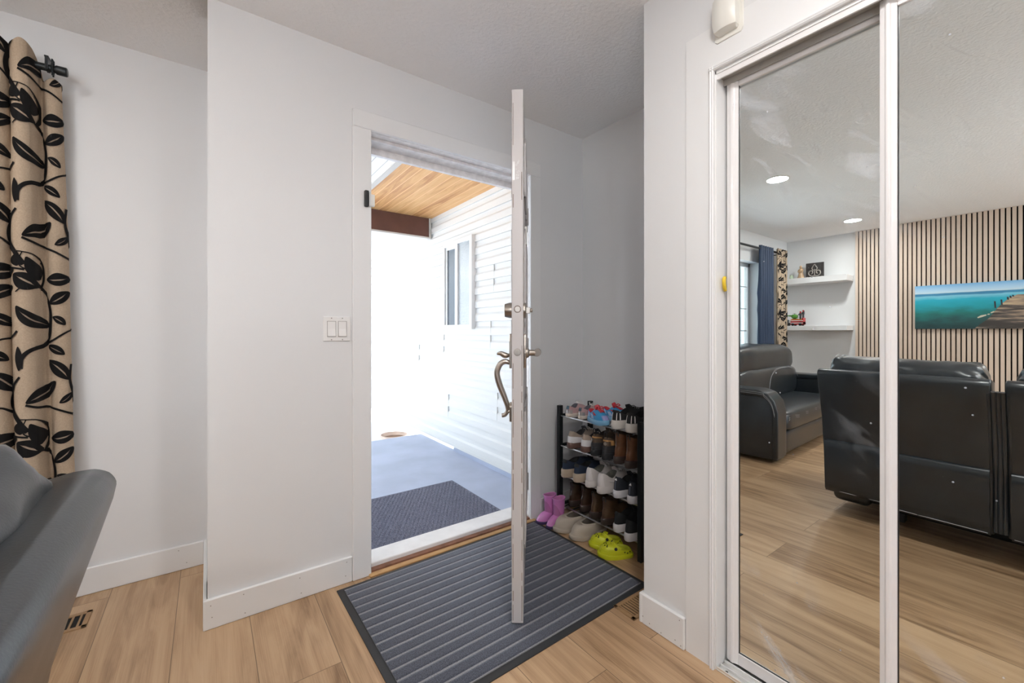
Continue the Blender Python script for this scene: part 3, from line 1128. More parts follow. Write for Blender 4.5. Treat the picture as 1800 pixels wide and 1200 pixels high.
def can_light(x, y, label, watts):
    r = thing('recessed_light', label, 'ceiling light', (x, y, H), 0, 'recessed ceiling lights')
    mb = MB()
    mb.lathe([(0.082, 0.0), (0.082, -0.004), (0.072, -0.008), (0.060, -0.006), (0.058, 0.0)], 32, cap0=False, cap1=False)
    mb.build('trim_ring', 'plastic', r, smooth=True)
    mb = MB()
    mb.lathe([(0.059, -0.003), (0.001, -0.0045)], 32)
    mb.build('lens', 'lamp', r)
    l = bpy.data.lights.new('lamp', 'AREA')
    l.shape = 'DISK'
    l.size = 0.15
    l.energy = watts
    l.color = (1.0, 0.97, 0.94)
    o = bpy.data.objects.new('lamp', l)
    C.objects.link(o)
    o.parent = r
    o.location = (0, 0, -0.012)
    return r


can_light(-0.960, 1.515, 'recessed ceiling light nearest the vine curtain, the brighter one in the mirror', 8.0)
can_light(-3.075, 1.572, 'recessed ceiling light close to the slat wall, the lower one in the mirror', 18.0)
can_light(0.570, 0.190, 'recessed ceiling light over the entry, just above the mirrored doors', 14.0)
can_light(-0.960, -1.10, 'added recessed light out of view, filling the rear of the room', 14.0)  # unseen can, added to light the rear of the room
can_light(-3.075, -1.10, 'added recessed light out of view, filling the rear corner of the slat wall', 22.0)  # another unseen can, added for more light on the slat wall

fill_lamp = thing('fill_uplighter', 'added black uplighter behind the camera, an unseen fill light', 'fill light', (-1.10, -1.95, 0))  # unseen uplighter, added to bounce fill light off the ceiling
mb = MB()
mb.lathe([(0.14, 0.0), (0.14, 0.015), (0.02, 0.030)], 28)
mb.build('base', 'blackmetal', fill_lamp, smooth=True)
mb = MB()
mb.tube([(0, 0, 0.02), (0, 0, 1.66)], 0.012, 12)
mb.build('pole', 'blackmetal', fill_lamp, smooth=True)
mb = MB()
mb.lathe([(0.02, 1.64), (0.10, 1.67), (0.165, 1.74), (0.170, 1.75), (0.160, 1.745), (0.09, 1.685), (0.01, 1.665)], 32)
mb.build('bowl', 'blackmetal', fill_lamp, smooth=True)
up_ = bpy.data.lights.new('lamp', 'AREA')
up_.shape = 'DISK'
up_.size = 0.28
up_.energy = UPLIGHT_W
up_.color = (0.99, 0.99, 1.0)
upo = bpy.data.objects.new('lamp', up_)
C.objects.link(upo)
upo.parent = fill_lamp
upo.location = (0, 0, 1.742)
upo.rotation_euler = (PI, 0, 0)

# ================================================================== SHOE RACK
rack = thing('shoe_rack', 'black metal four tier shoe rack standing in the nook', 'shoe rack', (1.720, 1.580, 0))
RY = 0.292
RD = 0.262
SHZ = (0.088, 0.270, 0.443, 0.622)
for x in (0.0, RD):
    for s in (-1, 1):
        mb = MB()
        mb.box((x - 0.015, s * RY - 0.012, 0.0), (x + 0.015, s * RY + 0.012, 0.684))
        mb.build('post', 'blackmetal', rack, bevel=0.002, seg=1)
for s in (-1, 1):
    for z in SHZ:
        mb = MB()
        mb.box((0.0, s * RY - 0.006, z - 0.009), (RD, s * RY + 0.006, z + 0.009))
        mb.build('side_bar', 'blackmetal', rack, bevel=0.002, seg=1)
for z in SHZ:
    mb = MB()
    for x in (0.0, 0.085, 0.172, RD - 0.006):
        mb.tube([(x, -RY, z), (x, RY, z)], 0.0045, 8)
    sh = mb.build('shelf', 'steel', rack, smooth=True)
    mb = MB()
    for k in range(9):
        y = -RY + 0.03 + k * (2 * RY - 0.06) / 8
        mb.box((0.003, y - 0.004, z - 0.006), (RD - 0.006, y + 0.004, z - 0.003))
    mb.build('cross_straps', 'blackmetal', sh)

# ------------------------------------------------------------------ shoes
def shade(c, k):
    return tuple(min(1, x * k) for x in c)


SM = {}


def sm(name, col, rough=0.7, **k):
    if name not in SM:
        SM[name] = mat(name, col, rough, **k)
    return SM[name]


class Shoe:
    def __init__(s, L, W, st, heel, side, front, toe, cc=0.27, cl=0.20, cw=0.30, heel_st=None, fit=0.97, shaft=None, pull=0.0):
        s.L, s.W, s.st, s.heel, s.side, s.front, s.toe = L, W, st, heel, side, front, toe
        s.cc, s.cl, s.cw, s.fit, s.shaft = cc, cl, cw, fit, shaft
        s.hst = heel_st or st

    def outline(s, th, k=1.0):
        v = (1 - math.cos(th)) / 2
        f = abs(math.sin(th)) ** 0.72 * (0.74 + 0.26 * smooth(0.15, 0.62, v)) * (1 - 0.10 * smooth(0.72, 1.0, v))
        x = math.copysign(s.W / 2 * f, math.sin(th)) * k + 0.06 * s.W * smooth(0.45, 1.0, v)
        y = s.L * (0.5 + (v - 0.5) * (0.02 + 0.98 * k if k < 1 else k))
        return x, y, v

    def base_z(s, v):
        return s.hst + (s.st - s.hst) * smooth(0.15, 0.6, v) + 0.010 * smooth(0.75, 1.0, v) * (s.L / 0.28)

    def collar(s, th):
        c = math.cos(th)
        x = s.cw * s.W * math.copysign(abs(math.sin(th)) ** 0.8, math.sin(th))
        y = s.L * (s.cc - s.cl * c)
        u = (1 - c) / 2
        if u < 0.5:
            z = s.heel + (s.side - s.heel) * smooth(0, 0.5, u)
        else:
            z = s.side + (s.front - s.side) * smooth(0.5, 1.0, u)
        return Vector((x, y, z))

    def S(s, th, t):
        """point on the upper: t 0 at the sole, 1 at the collar"""
        bx, by, v = s.outline(th, s.fit)
        B = Vector((bx, by, s.base_z(v)))
        Cc = s.collar(th)
        kz = B.z + (0.72 * (Cc.z - B.z)) * (1 - smooth(0.40, 0.75, v)) + s.toe * smooth(0.40, 0.75, v)
        m = 0.06 + 0.16 * smooth(0.5, 1.0, v)
        K = Vector((B.x * (1.06 - m) + Cc.x * m, B.y * (1 - m) + Cc.y * m, kz))
        p = B * (1 - t) ** 2 + K * 2 * t * (1 - t) + Cc * t * t
        return p

    def N(s, th, t):
        e = 0.01
        a = s.S(th + e, t) - s.S(th - e, t)
        b = s.S(th, min(1, t + e)) - s.S(th, max(0, t - e))
        n = a.cross(b)
        if n.length < 1e-9:
            return Vector((0, 0, 1))
        n.normalize()
        p = s.S(th, t)
        if n.dot(p - Vector((0, s.L * 0.45, s.st))) < 0:
            n = -n
        return n

    def patch(s, mb, th0, th1, t0, t1, off=0.0015, n=10, m=5, taper0=1.0, taper1=1.0, mi=0):
        mid = (th0 + th1) / 2
        grid, inner = [], []
        for j in range(m + 1):
            t = t0 + (t1 - t0) * j / m
            w = taper0 + (taper1 - taper0) * j / m
            row, row2 = [], []
            for i in range(n + 1):
                th = mid + (th0 + (th1 - th0) * i / n - mid) * w
                p = s.S(th, t)
                nn = s.N(th, t)
                row.append(p + nn * off)
                row2.append(p - nn * 0.001)
            grid.append(row + row2[::-1])
        mb.loft(grid, True, True, True, mi)

    def upper(s, root, m, lining, n=36):
        mb = MB()
        rings, mis = [], []
        K = 9
        ths = [2 * PI * i / n for i in range(n)]
        for k in range(K + 1):
            rings.append([s.S(t, k / K) for t in ths])
            mis.append(0)
        if s.shaft:
            hz, kw, kl, dy, fl = s.shaft   # shaft top, width and length factors at the top, shift
            for q in (0.35, 0.7, 1.0):
                ring = []
                for t in ths:
                    c = s.collar(t)
                    cx, cy = 0.0, s.L * s.cc
                    x = c.x * (1 + (kw - 1) * q)
                    y = cy + (c.y - cy) * (1 + (kl - 1) * q) + dy * q
                    top = hz + fl * math.sin(t) ** 2 * -1
                    ring.append(Vector((x, y, c.z + (top - c.z) * q)))
                rings.append(ring)
                mis.append(0)
        last = rings[-1]
        cen = Vector((0, sum(p.y for p in last) / n, 0))
        zmin = s.st + 0.012
        mis[-1] = 1
        for q, f in ((0.03, 0.93), (0.5, 0.88), (1.0, 0.85)):
            rings.append([Vector((p.x * f, cen.y + (p.y - cen.y) * f, p.z + (zmin - p.z) * q)) for p in last])
            mis.append(1)
        # thin rolled collar edge
        mb.loft(rings, True, True, True, 0, mis[:-1] + [1])
        return mb.build('upper', [m, lining], root, smooth=True, angle=1.2)

    def sole(s, root, m, z0=0.0, z1=None, k=1.03, name='sole', n=40, heel_block=0.0):
        mb = MB()
        rings = []
        ths = [2 * PI * i / n for i in range(n)]

        def ring(kk, fz):
            r = []
            for t in ths:
                x, y, v = s.outline(t, kk)
                top = s.base_z(v) + 0.004 if z1 is None else z1
                lift = 0.010 * smooth(0.75, 1.0, v) * (s.L / 0.28)
                lo = z0 + lift
                if heel_block and v < 0.62:
                    lo = max(lo, 0) + (heel_block if 0.33 < v < 0.55 else 0)
                r.append((x, y, lo + (top - lo) * fz))
            return r
        rings = [ring(k * 0.97, 0.0), ring(k, 0.15), ring(k * 1.005, 0.55), ring(k, 0.9), ring(k * 0.975, 1.0)]
        mb.loft(rings)
        return mb.build(name, m, root, smooth=True, angle=0.9)

    def laces(s, root, m, t0=0.62, t1=0.97, n=5, spread=0.30, r=0.0022):
        mb = MB()
        for k in range(n):
            t = t0 + (t1 - t0) * k / (n - 1)
            d = spread * (1.1 - 0.25 * k / n)
            a, b = s.S(PI - d, t), s.S(PI + d, t)
            c = s.S(PI, t) + Vector((0, 0, 0.004))
            mb.tube(catmull([a, (a + c) / 2 + Vector((0, 0, 0.003)), c, (b + c) / 2 + Vector((0, 0, 0.003)), b], 3), r, 6)
        c = s.S(PI, t1) + Vector((0, 0, 0.005))
        for sx in (-1, 1):
            mb.tube(catmull([c, c + Vector((sx * 0.016, 0.008, 0.010)), c + Vector((sx * 0.026, 0.014, 0.002)), c + Vector((sx * 0.010, 0.010, 0.0))], 4), r * 0.85, 6)
        return mb.build('laces', m, root, smooth=True)

    def tongue(s, root, m, h=0.02):
        mb = MB()
        c = s.collar(PI)
        rings = []
        for q in range(5):
            z = q / 4
            y = c.y + 0.012 - 0.016 * z
            w = s.W * 0.24 * (1 - 0.12 * z * z)
            rings.append([(-w, y, c.z - 0.012 + (h + 0.012) * z - 0.004), (0, y + 0.006, c.z - 0.010 + (h + 0.012) * z), (w, y, c.z - 0.012 + (h + 0.012) * z - 0.004),
                          (w, y - 0.005, c.z - 0.012 + (h + 0.012) * z - 0.004), (0, y, c.z - 0.010 + (h + 0.012) * z), (-w, y - 0.005, c.z - 0.012 + (h + 0.012) * z - 0.004)])
        mb.loft(rings)
        return mb.build('tongue', m, root, smooth=True)

    def loop(s, root, m, h=0.022, r=0.0022, th=0.0):
        c = s.S(th, 1.0)
        if s.shaft:
            c = Vector((c.x, s.L * s.cc + (c.y - s.L * s.cc) * s.shaft[2] + s.shaft[3], s.shaft[0]))
        mb = MB()
        mb.tube(catmull([c + Vector((-0.009, 0.002, -0.016)), c + Vector((-0.008, -0.001, h * 0.6)), c + Vector((0, -0.001, h)), c + Vector((0.008, -0.001, h * 0.6)), c + Vector((0.009, 0.002, -0.016))], 5), r, 6)
        return mb.build('pull_loop', m, root, smooth=True)


TOEIN, TOEOUT = -PI / 2, PI / 2      # toe towards the wall / towards the room
RX = 1.712


def pair(build, spots, labels, group):
    """build makes the first shoe at spots[0]; the second is its mirrored copy"""
    (p0, r0), (p1, r1) = spots
    a = build()
    a.location, a.rotation_euler = p0, (0, 0, r0)
    a['label'], a['group'] = labels[0], group
    b = copy_thing(a, p1, r1, labels[1], True)
    return a, b


ST = 0.0048
Z1, Z2, Z3, Z4 = [z + ST for z in SHZ]


def kids_pink():
    r = thing('kids_sneaker', '', 'shoe')
    s = Shoe(0.185, 0.074, 0.016, 0.062, 0.050, 0.070, 0.036)
    s.upper(r, sm('dusty_pink_mesh', (0.42, 0.27, 0.27), bump=(300, 0.5, 0.002)), sm('grey_lining', (0.10, 0.10, 0.12)))
    s.sole(r, sm('cream_sole', (0.62, 0.54, 0.47)))
    mb = MB()
    s.patch(mb, -0.75, 0.75, 0.04, 0.40, 0.002)
    mb.build('heel_counter', sm('silver_heel', (0.55, 0.50, 0.48), 0.25, metal=0.6), r, smooth=True)
    mb = MB()
    s.patch(mb, -0.28, 0.28, 0.5, 1.0, 0.003)
    mb.build('heel_tab', sm('teal_tab', (0.05, 0.09, 0.12)), r, smooth=True)
    s.laces(r, sm('white_lace', (0.7, 0.68, 0.65)))
    return r


pair(kids_pink, [((RX - 0.004, 1.800, Z4), TOEIN + 0.05), ((RX + 0.012, 1.716, Z4), TOEIN - 0.04)],
     ['small dusty pink child sneaker at the left end of the top rack shelf', 'small dusty pink child sneaker beside the blue trainers on the top shelf'], 'dusty pink child sneakers')


def kids_blue():
    r = thing('kids_trainer', '', 'shoe')
    s = Shoe(0.172, 0.076, 0.022, 0.070, 0.055, 0.078, 0.040)
    s.upper(r, sm('bright_blue_mesh', (0.035, 0.25, 0.50), 0.45), sm('red_lining', (0.42, 0.02, 0.03)))
    s.sole(r, sm('sky_blue_sole', (0.17, 0.38, 0.58), 0.4))
    for th in (0.9, 1.5, -0.9, -1.5):
        mb = MB()
        s.patch(mb, th - 0.16, th + 0.16, 0.15, 0.75, 0.002)
        mb.build('side_overlay', sm('pale_blue_overlay', (0.30, 0.42, 0.62), 0.35), r, smooth=True)
    for th in (0.62, -0.62, 1.95, -1.95):
        mb = MB()
        s.patch(mb, th - 0.13, th + 0.13, 0.45, 0.85, 0.003, 6, 4, 1.0, 0.5)
        mb.build('red_patch', sm('red_trim', (0.48, 0.02, 0.035), 0.5), r, smooth=True)
    mb = MB()
    s.patch(mb, PI - 0.5, PI + 0.5, 0.05, 0.35, 0.002)
    mb.build('toe_cap', sm('lilac_toe', (0.25, 0.25, 0.48), 0.4), r, smooth=True)
    s.laces(r, SM['red_trim'], r=0.0036)
    s.tongue(r, SM['red_trim'], 0.022)
    return r


a = kids_blue()
a.location, a.rotation_euler = (1.742, 1.656, Z4), (0, 0, PI - 0.18)
a['label'], a['group'] = 'bright blue child trainer with red lacing lying sideways at the front of the top shelf', 'blue and red child trainers'
copy_thing(a, (1.850, 1.650, Z4), PI + 0.10, 'bright blue child trainer with red tongue behind its mate on the top shelf', True)


def black_runner(white=True):
    r = thing('running_shoe', '', 'shoe')
    s = Shoe(0.275, 0.094, 0.030, 0.092, 0.068, 0.094, 0.052, heel_st=0.040)
    s.upper(r, sm('black_knit', (0.012, 0.012, 0.013), 0.8, bump=(400, 0.6, 0.002)), sm('black_lining', (0.006, 0.006, 0.007), 0.9))
    s.sole(r, sm('white_foam', (0.62, 0.59, 0.55), 0.6))
    for th in (-0.62, -0.30, 0.30, 0.62):
        mb = MB()
        s.patch(mb, th - 0.035, th + 0.035, 0.08, 0.72, 0.0018, 3, 6)
        mb.build('stripe', sm('reflective_white', (0.75, 0.75, 0.75), 0.35), r, smooth=True)
    mb = MB()
    s.patch(mb, -0.5, 0.5, 0.72, 1.0, 0.006)
    mb.build('padded_collar', SM['black_knit'], r, smooth=True)
    s.laces(r, SM['black_lining'])
    s.tongue(r, SM['black_knit'])
    return r


pair(black_runner, [((RX - 0.022, 1.438, Z4), TOEIN), ((RX - 0.026, 1.343, Z4), TOEIN)],
     ['black running shoe with thick white foam sole next to the blue trainers', 'black running shoe with thick white sole at the right end of the top shelf'], 'black running shoes on the top shelf')


def tan_sneaker():
    r = thing('canvas_sneaker', '', 'shoe')
    s = Shoe(0.280, 0.092, 0.026, 0.098, 0.072, 0.095, 0.050, heel_st=0.030)
    s.upper(r, sm('taupe_canvas', (0.33, 0.26, 0.21), 0.85, bump=(350, 0.5, 0.002)), sm('charcoal_lining', (0.035, 0.033, 0.036), 0.9))
    s.sole(r, sm('brown_gum_sole', (0.13, 0.07, 0.055), 0.6))
    mb = MB()
    s.patch(mb, -1.25, 1.25, 0.02, 0.46, 0.003, 18, 5)
    mb.build('heel_band', sm('white_band', (0.68, 0.66, 0.67), 0.5), r, smooth=True)
    s.laces(r, SM['white_lace'])
    s.tongue(r, SM['charcoal_lining'])
    return r


pair(tan_sneaker, [((RX - 0.012, 1.778, Z3), TOEIN), ((RX - 0.004, 1.676, Z3), TOEIN)],
     ['taupe canvas sneaker with white heel band at the left end of the second shelf', 'taupe canvas sneaker with white heel band beside the hiking shoes'], 'taupe canvas sneakers')


def hiker():
    r = thing('hiking_boot', '', 'shoe')
    s = Shoe(0.285, 0.082, 0.022, 0.118, 0.104, 0.122, 0.056, heel_st=0.030)
    s.upper(r, sm('brown_nubuck', (0.085, 0.055, 0.035), 0.8, bump=(200, 0.4, 0.002)), sm('brown_lining', (0.03, 0.02, 0.016), 0.9))
    s.sole(r, sm('black_lug', (0.012, 0.012, 0.014), 0.7))
    for k in range(5):
        mb = MB()
        t = 0.02 + k * 0.075
        s.patch(mb, -1.0, 1.0, t, t + 0.055, 0.003, 14, 2)
        mb.build('heel_rib', sm('grey_rubber', (0.03, 0.032, 0.038), 0.6), r, smooth=True)
    mb = MB()
    s.patch(mb, -1.0, -0.72, 0.42, 0.66, 0.003, 4, 3)
    mb.build('ochre_tail', sm('ochre_leather', (0.42, 0.22, 0.075), 0.7), r, smooth=True)
    mb = MB()
    s.patch(mb, -1.0, 0.95, 0.66, 0.76, 0.003, 14, 3)
    mb.build('ochre_band', sm('ochre_leather', (0.42, 0.22, 0.075), 0.7), r, smooth=True)
    mb = MB()
    p, nn = s.S(-0.15, 0.52), s.N(-0.15, 0.52)
    mb.tube([p, p + nn * 0.004], 0.009, 14)
    mb.build('rivet', 'nickel', r, smooth=True)
    s.loop(r, SM['black_lug'], 0.030)
    s.laces(r, SM['brown_lining'])
    s.tongue(r, SM['brown_nubuck'], 0.026)
    return r


pair(hiker, [((RX - 0.010, 1.595, Z3), TOEIN), ((RX - 0.016, 1.510, Z3), TOEIN)],
     ['brown hiking boot with ochre heel band next to the taupe sneakers', 'brown hiking boot with ochre heel band next to the tall brown boots'], 'brown hiking boots')


def chelsea(colr='chestnut', dark=False):
    r = thing('leather_boot', '', 'shoe')
    s = Shoe(0.285, 0.086, 0.014, 0.085, 0.082, 0.100, 0.054, cc=0.255, cl=0.205, cw=0.36, heel_st=0.034, shaft=(0.138 if dark else 0.156, 1.02, 1.0, 0.0, 0.012))
    col = {'chestnut': (0.105, 0.046, 0.022), 'espresso': (0.050, 0.027, 0.017), 'walnut': (0.070, 0.040, 0.022)}[colr]
    s.upper(r, sm(colr + '_leather', col, 0.26, bump=(60, 0.12, 0.003), coat=0.25, var=(14, 0.3)), sm('tan_lining', (0.06, 0.035, 0.02), 0.8))
    s.sole(r, sm('dark_heel', (0.035, 0.022, 0.018), 0.5), heel_block=0.022)
    mb = MB()
    s.patch(mb, -1.5, 1.5, 0.0, 0.07, 0.002, 20, 2)
    mb.build('welt', sm('red_welt', (0.09, 0.02, 0.018), 0.5), r, smooth=True)
    mb = MB()
    s.patch(mb, -0.07, 0.07, 0.08, 1.0, 0.0018, 3, 8)
    mb.build('back_strip', SM[colr + '_leather'], r, smooth=True)
    s.loop(r, sm('dark_web', (0.02, 0.018, 0.016), 0.8), 0.008, 0.003)
    return r


pair(chelsea, [((RX - 0.016, 1.430, Z3), TOEIN), ((RX - 0.028, 1.348, Z3), TOEIN)],
     ['glossy brown ankle boot next to the hiking boots', 'glossy brown ankle boot at the right end of the second shelf'], 'glossy brown ankle boots')


def navy_shoe():
    r = thing('slip_on_shoe', '', 'shoe')
    s = Shoe(0.275, 0.094, 0.036, 0.098, 0.080, 0.096, 0.044, heel_st=0.044)
    s.upper(r, sm('navy_knit', (0.012, 0.022, 0.045), 0.85, bump=(300, 0.6, 0.002)), SM['black_lining'])
    s.sole(r, sm('sand_sole', (0.46, 0.37, 0.28), 0.7))
    mb = MB()
    s.patch(mb, -0.4, 0.4, 0.62, 1.0, 0.004)
    mb.build('heel_tab', SM['black_knit'], r, smooth=True)
    return r


pair(navy_shoe, [((RX - 0.030, 1.808, Z2), TOEIN), ((RX - 0.030, 1.710, Z2), TOEIN)],
     ['navy slip-on shoe with sand sole at the left end of the third shelf', 'navy slip-on shoe with sand sole beside the white sneakers'], 'navy slip-on shoes')


def white_sneaker():
    r = thing('white_sneaker', '', 'shoe')
    s = Shoe(0.285, 0.095, 0.024, 0.104, 0.074, 0.098, 0.050, heel_st=0.032)
    s.upper(r, sm('off_white_leather', (0.58, 0.54, 0.52), 0.5, bump=(90, 0.15, 0.003)), sm('olive_grey_lining', (0.10, 0.10, 0.085), 0.9))
    s.sole(r, sm('off_white_sole', (0.60, 0.56, 0.54), 0.5))
    mb = MB()
    s.patch(mb, -0.55, 0.55, 0.05, 0.92, 0.003, 10, 7, 1.0, 0.55)
    mb.build('heel_counter', sm('pale_heel', (0.66, 0.62, 0.61), 0.4), r, smooth=True)
    for t in (0.3, 0.55, 0.75):
        for q0, q1 in ((0.9, 1.6), (-1.6, -0.9)):
            mb = MB()
            s.patch(mb, q0, q1, t, t + 0.03, 0.0016, 8, 1)
            mb.build('stitched_seam', sm('grey_stitch', (0.40, 0.38, 0.37), 0.7), r, smooth=True)
    s.laces(r, SM['white_lace'])
    s.tongue(r, SM['off_white_leather'])
    return r


pair(white_sneaker, [((RX - 0.030, 1.614, Z2), TOEIN + 0.02), ((RX - 0.046, 1.515, Z2), TOEIN)],
     ['off white leather sneaker next to the navy shoes on the third shelf', 'off white leather sneaker next to the black shoes with white triangles'], 'off white sneakers')


def triangle_shoe():
    r = thing('black_trainer', '', 'shoe')
    s = Shoe(0.270, 0.086, 0.022, 0.104, 0.070, 0.092, 0.046, heel_st=0.034)
    s.upper(r, sm('blue_black_knit', (0.010, 0.013, 0.020), 0.7, bump=(300, 0.4, 0.002)), SM['black_lining'])
    s.sole(r, sm('cool_white_sole', (0.60, 0.59, 0.62), 0.5))
    mb = MB()
    s.patch(mb, -0.13, 0.13, 0.66, 0.84, 0.003, 4, 4, 1.0, 0.08)
    mb.build('triangle_mark', SM['reflective_white'], r)
    mb = MB()
    s.patch(mb, -0.05, 0.05, 0.1, 0.6, 0.002, 3, 5)
    mb.build('heel_seam', sm('slate_tape', (0.09, 0.10, 0.13), 0.6), r, smooth=True)
    s.laces(r, SM['black_lining'])
    s.tongue(r, SM['blue_black_knit'])
    return r


pair(triangle_shoe, [((RX - 0.022, 1.428, Z2), TOEIN), ((RX - 0.022, 1.337, Z2), TOEIN)],
     ['black trainer with white triangle on its heel next to the white sneakers', 'black trainer with white triangle on its heel at the right end of the third shelf'], 'black trainers with heel triangles')

pair(lambda: chelsea('espresso', True), [((RX + 0.020, 1.800, Z1), TOEIN), ((RX + 0.024, 1.712, Z1), TOEIN)],
     ['dark brown boot in the shadow at the left end of the lowest shelf', 'dark brown boot on the lowest shelf, second from the pink boots'], 'dark brown boots on the lowest shelf')


pair(lambda: chelsea('walnut', True), [((RX + 0.006, 1.616, Z1), TOEIN), ((RX - 0.004, 1.526, Z1), TOEIN)],
     ['mid brown ankle boot on the lowest shelf beside the dark boots', 'mid brown ankle boot on the lowest shelf beside the plain black sneakers'], 'mid brown ankle boots on the lowest shelf')


def court():
    r = thing('black_sneaker', '', 'shoe')
    s = Shoe(0.275, 0.088, 0.026, 0.098, 0.070, 0.094, 0.048, heel_st=0.036)
    s.upper(r, sm('matt_black', (0.008, 0.009, 0.010), 0.75, bump=(200, 0.3, 0.002)), SM['black_lining'])
    s.sole(r, sm('chalk_sole', (0.60, 0.57, 0.57), 0.6))
    mb = MB()
    s.patch(mb, -0.3, 0.3, 0.7, 1.0, 0.004)
    mb.build('heel_tab', SM['matt_black'], r, smooth=True)
    s.laces(r, SM['black_lining'])
    s.tongue(r, SM['matt_black'])
    return r


pair(court, [((RX - 0.010, 1.436, Z1), TOEIN), ((RX - 0.040, 1.340, Z1), TOEIN + 0.02)],
     ['plain black sneaker with chalk white sole beside the brown shoes', 'plain black sneaker with chalk white sole at the right end of the lowest shelf'], 'plain black sneakers on the lowest shelf')


def rain_boot():
    r = thing('rain_boot', '', 'boot')
    s = Shoe(0.138, 0.060, 0.012, 0.056, 0.054, 0.064, 0.036, cc=0.28, cl=0.235, cw=0.40, shaft=(0.160, 1.16, 1.22, 0.003, 0.004))
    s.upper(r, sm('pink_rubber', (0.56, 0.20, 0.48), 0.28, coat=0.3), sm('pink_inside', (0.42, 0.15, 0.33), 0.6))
    s.sole(r, sm('violet_sole', (0.045, 0.025, 0.09), 0.6))
    mb = MB()
    ring = []
    for i in range(25):
        t = 2 * PI * i / 24
        c = s.collar(t)
        ring.append((c.x * 1.16 * 1.02, s.L * s.cc + (c.y - s.L * s.cc) * 1.22 * 1.02 + 0.003, 0.158 - 0.004 * math.sin(t) ** 2))
    mb.tube(ring, 0.003, 6)
    mb.build('top_rim', SM['pink_rubber'], r, smooth=True)
    return r


pair(rain_boot, [((1.694, 1.885, 0.0), TOEOUT - 0.05), ((1.702, 1.818, 0.0), TOEOUT + 0.02)],
     ['pink child rain boot nearest the entry wall on the floor', 'pink child rain boot next to the beige clogs'], 'pink rain boots')


def clog(big):
    r = thing('clog', '', 'clog')
    if big:
        s = Shoe(0.250, 0.098, 0.020, 0.074, 0.072, 0.070, 0.070, cc=0.36, cl=0.31, cw=0.40)
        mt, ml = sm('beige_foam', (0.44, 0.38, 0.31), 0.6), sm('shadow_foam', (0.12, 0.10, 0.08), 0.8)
    else:
        s = Shoe(0.172, 0.080, 0.018, 0.044, 0.046, 0.064, 0.048, cc=0.35, cl=0.29, cw=0.40)
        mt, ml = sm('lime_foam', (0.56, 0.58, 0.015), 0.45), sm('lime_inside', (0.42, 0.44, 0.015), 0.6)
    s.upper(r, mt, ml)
    s.sole(r, mt, k=1.05)
    if big:
        mb = MB()
        pts = [s.S(PI + q, 1.0) + Vector((0, 0, 0.002)) for q in [-1.5 + 0.1 * k for k in range(31)]]
        mb.tube(pts, 0.0045, 8)
        mb.build('rolled_edge', mt, r, smooth=True)
    else:
        mb = MB()   # heel strap thrown forward over the instep
        pts = []
        for k in range(17):
            a = PI * k / 16
            pts.append((0.034 * math.cos(a), s.L * 0.40 + 0.028 * math.sin(a), 0.050 + 0.016 * math.sin(a)))
        for q in (-0.004, 0.0, 0.004):
            mb.tube([(p[0], p[1] + q, p[2] - q) for p in pts], 0.004, 8)
        mb.build('heel_strap', mt, r, smooth=True)
        for th in (PI - 1.25, PI + 1.25):
            p, nn = s.S(th, 0.72), s.N(th, 0.72)
            mb = MB()
            mb.tube([p, p + nn * 0.006], 0.0072, 14)
            mb.build('strap_rivet', 'black', r, smooth=True)
        mb = MB()
        for th, t in ((PI, 0.75), (PI - 0.35, 0.72), (PI + 0.35, 0.72), (PI - 0.2, 0.6), (PI + 0.2, 0.6), (PI - 0.55, 0.6), (PI + 0.55, 0.6), (0.6, 0.5), (-0.6, 0.5), (1.1, 0.5), (-1.1, 0.5), (0.85, 0.3), (-0.85, 0.3)):
            p, nn = s.S(th, t), s.N(th, t)
            mb.tube([p - nn * 0.001, p + nn * 0.0008], 0.0042, 10)
        mb.build('vent_holes', sm('olive_hole', (0.10, 0.11, 0.01), 0.9), r)
        for t in (0.16, 0.26, 0.36):
            mb = MB()
            s.patch(mb, PI - 0.95, PI + 0.95, t, t + 0.035, 0.0025, 18, 2)
            mb.build('toe_ridge', mt, r, smooth=True)
    return r


pair(lambda: clog(True), [((1.822, 1.728, 0.0), TOEOUT - 0.08), ((1.834, 1.620, 0.0), TOEOUT - 0.08)],
     ['beige foam clog on the floor next to the pink boots', 'beige foam clog on the floor next to the yellow clogs'], 'beige foam clogs')
pair(lambda: clog(False), [((1.766, 1.444, 0.0), math.radians(60)), ((1.726, 1.345, 0.0), math.radians(54))],
     ['lime yellow child clog leaning against the beige one', 'lime yellow child clog by the near leg of the shoe rack'], 'lime yellow child clogs')

# ================================================================== CURTAINS
def leaf_strips(p0, p1, w, bend=0.0, slit=True, fat=1.32):
    """a leaf as two lists of cross-pairs in flat cloth coordinates"""
    p0, p1 = Vector(p0), Vector(p1)
    w = w * fat
    d = p1 - p0
    n = Vector((-d.y, d.x))
    if n.length > 0:
        n.normalize()
    c = (p0 + p1) / 2 + n * bend
    N = 16
    A, B = [], []
    for k in range(N + 1):
        t = k / N
        q = p0 * (1 - t) ** 2 + c * 2 * t * (1 - t) + p1 * t * t
        dq = (c - p0) * (1 - t) + (p1 - c) * t
        nn = Vector((-dq.y, dq.x)).normalized()
        hw = w / 2 * math.sin(PI * min(1, t * 0.96 + 0.02)) ** 0.75
        g = 0.10 * w * smooth(0.12, 0.3, t) * (1 - smooth(0.62, 0.85, t)) if slit else 0.0
        A.append((q + nn * g, q + nn * hw))
        B.append((q - nn * hw, q))
    return [A, B]


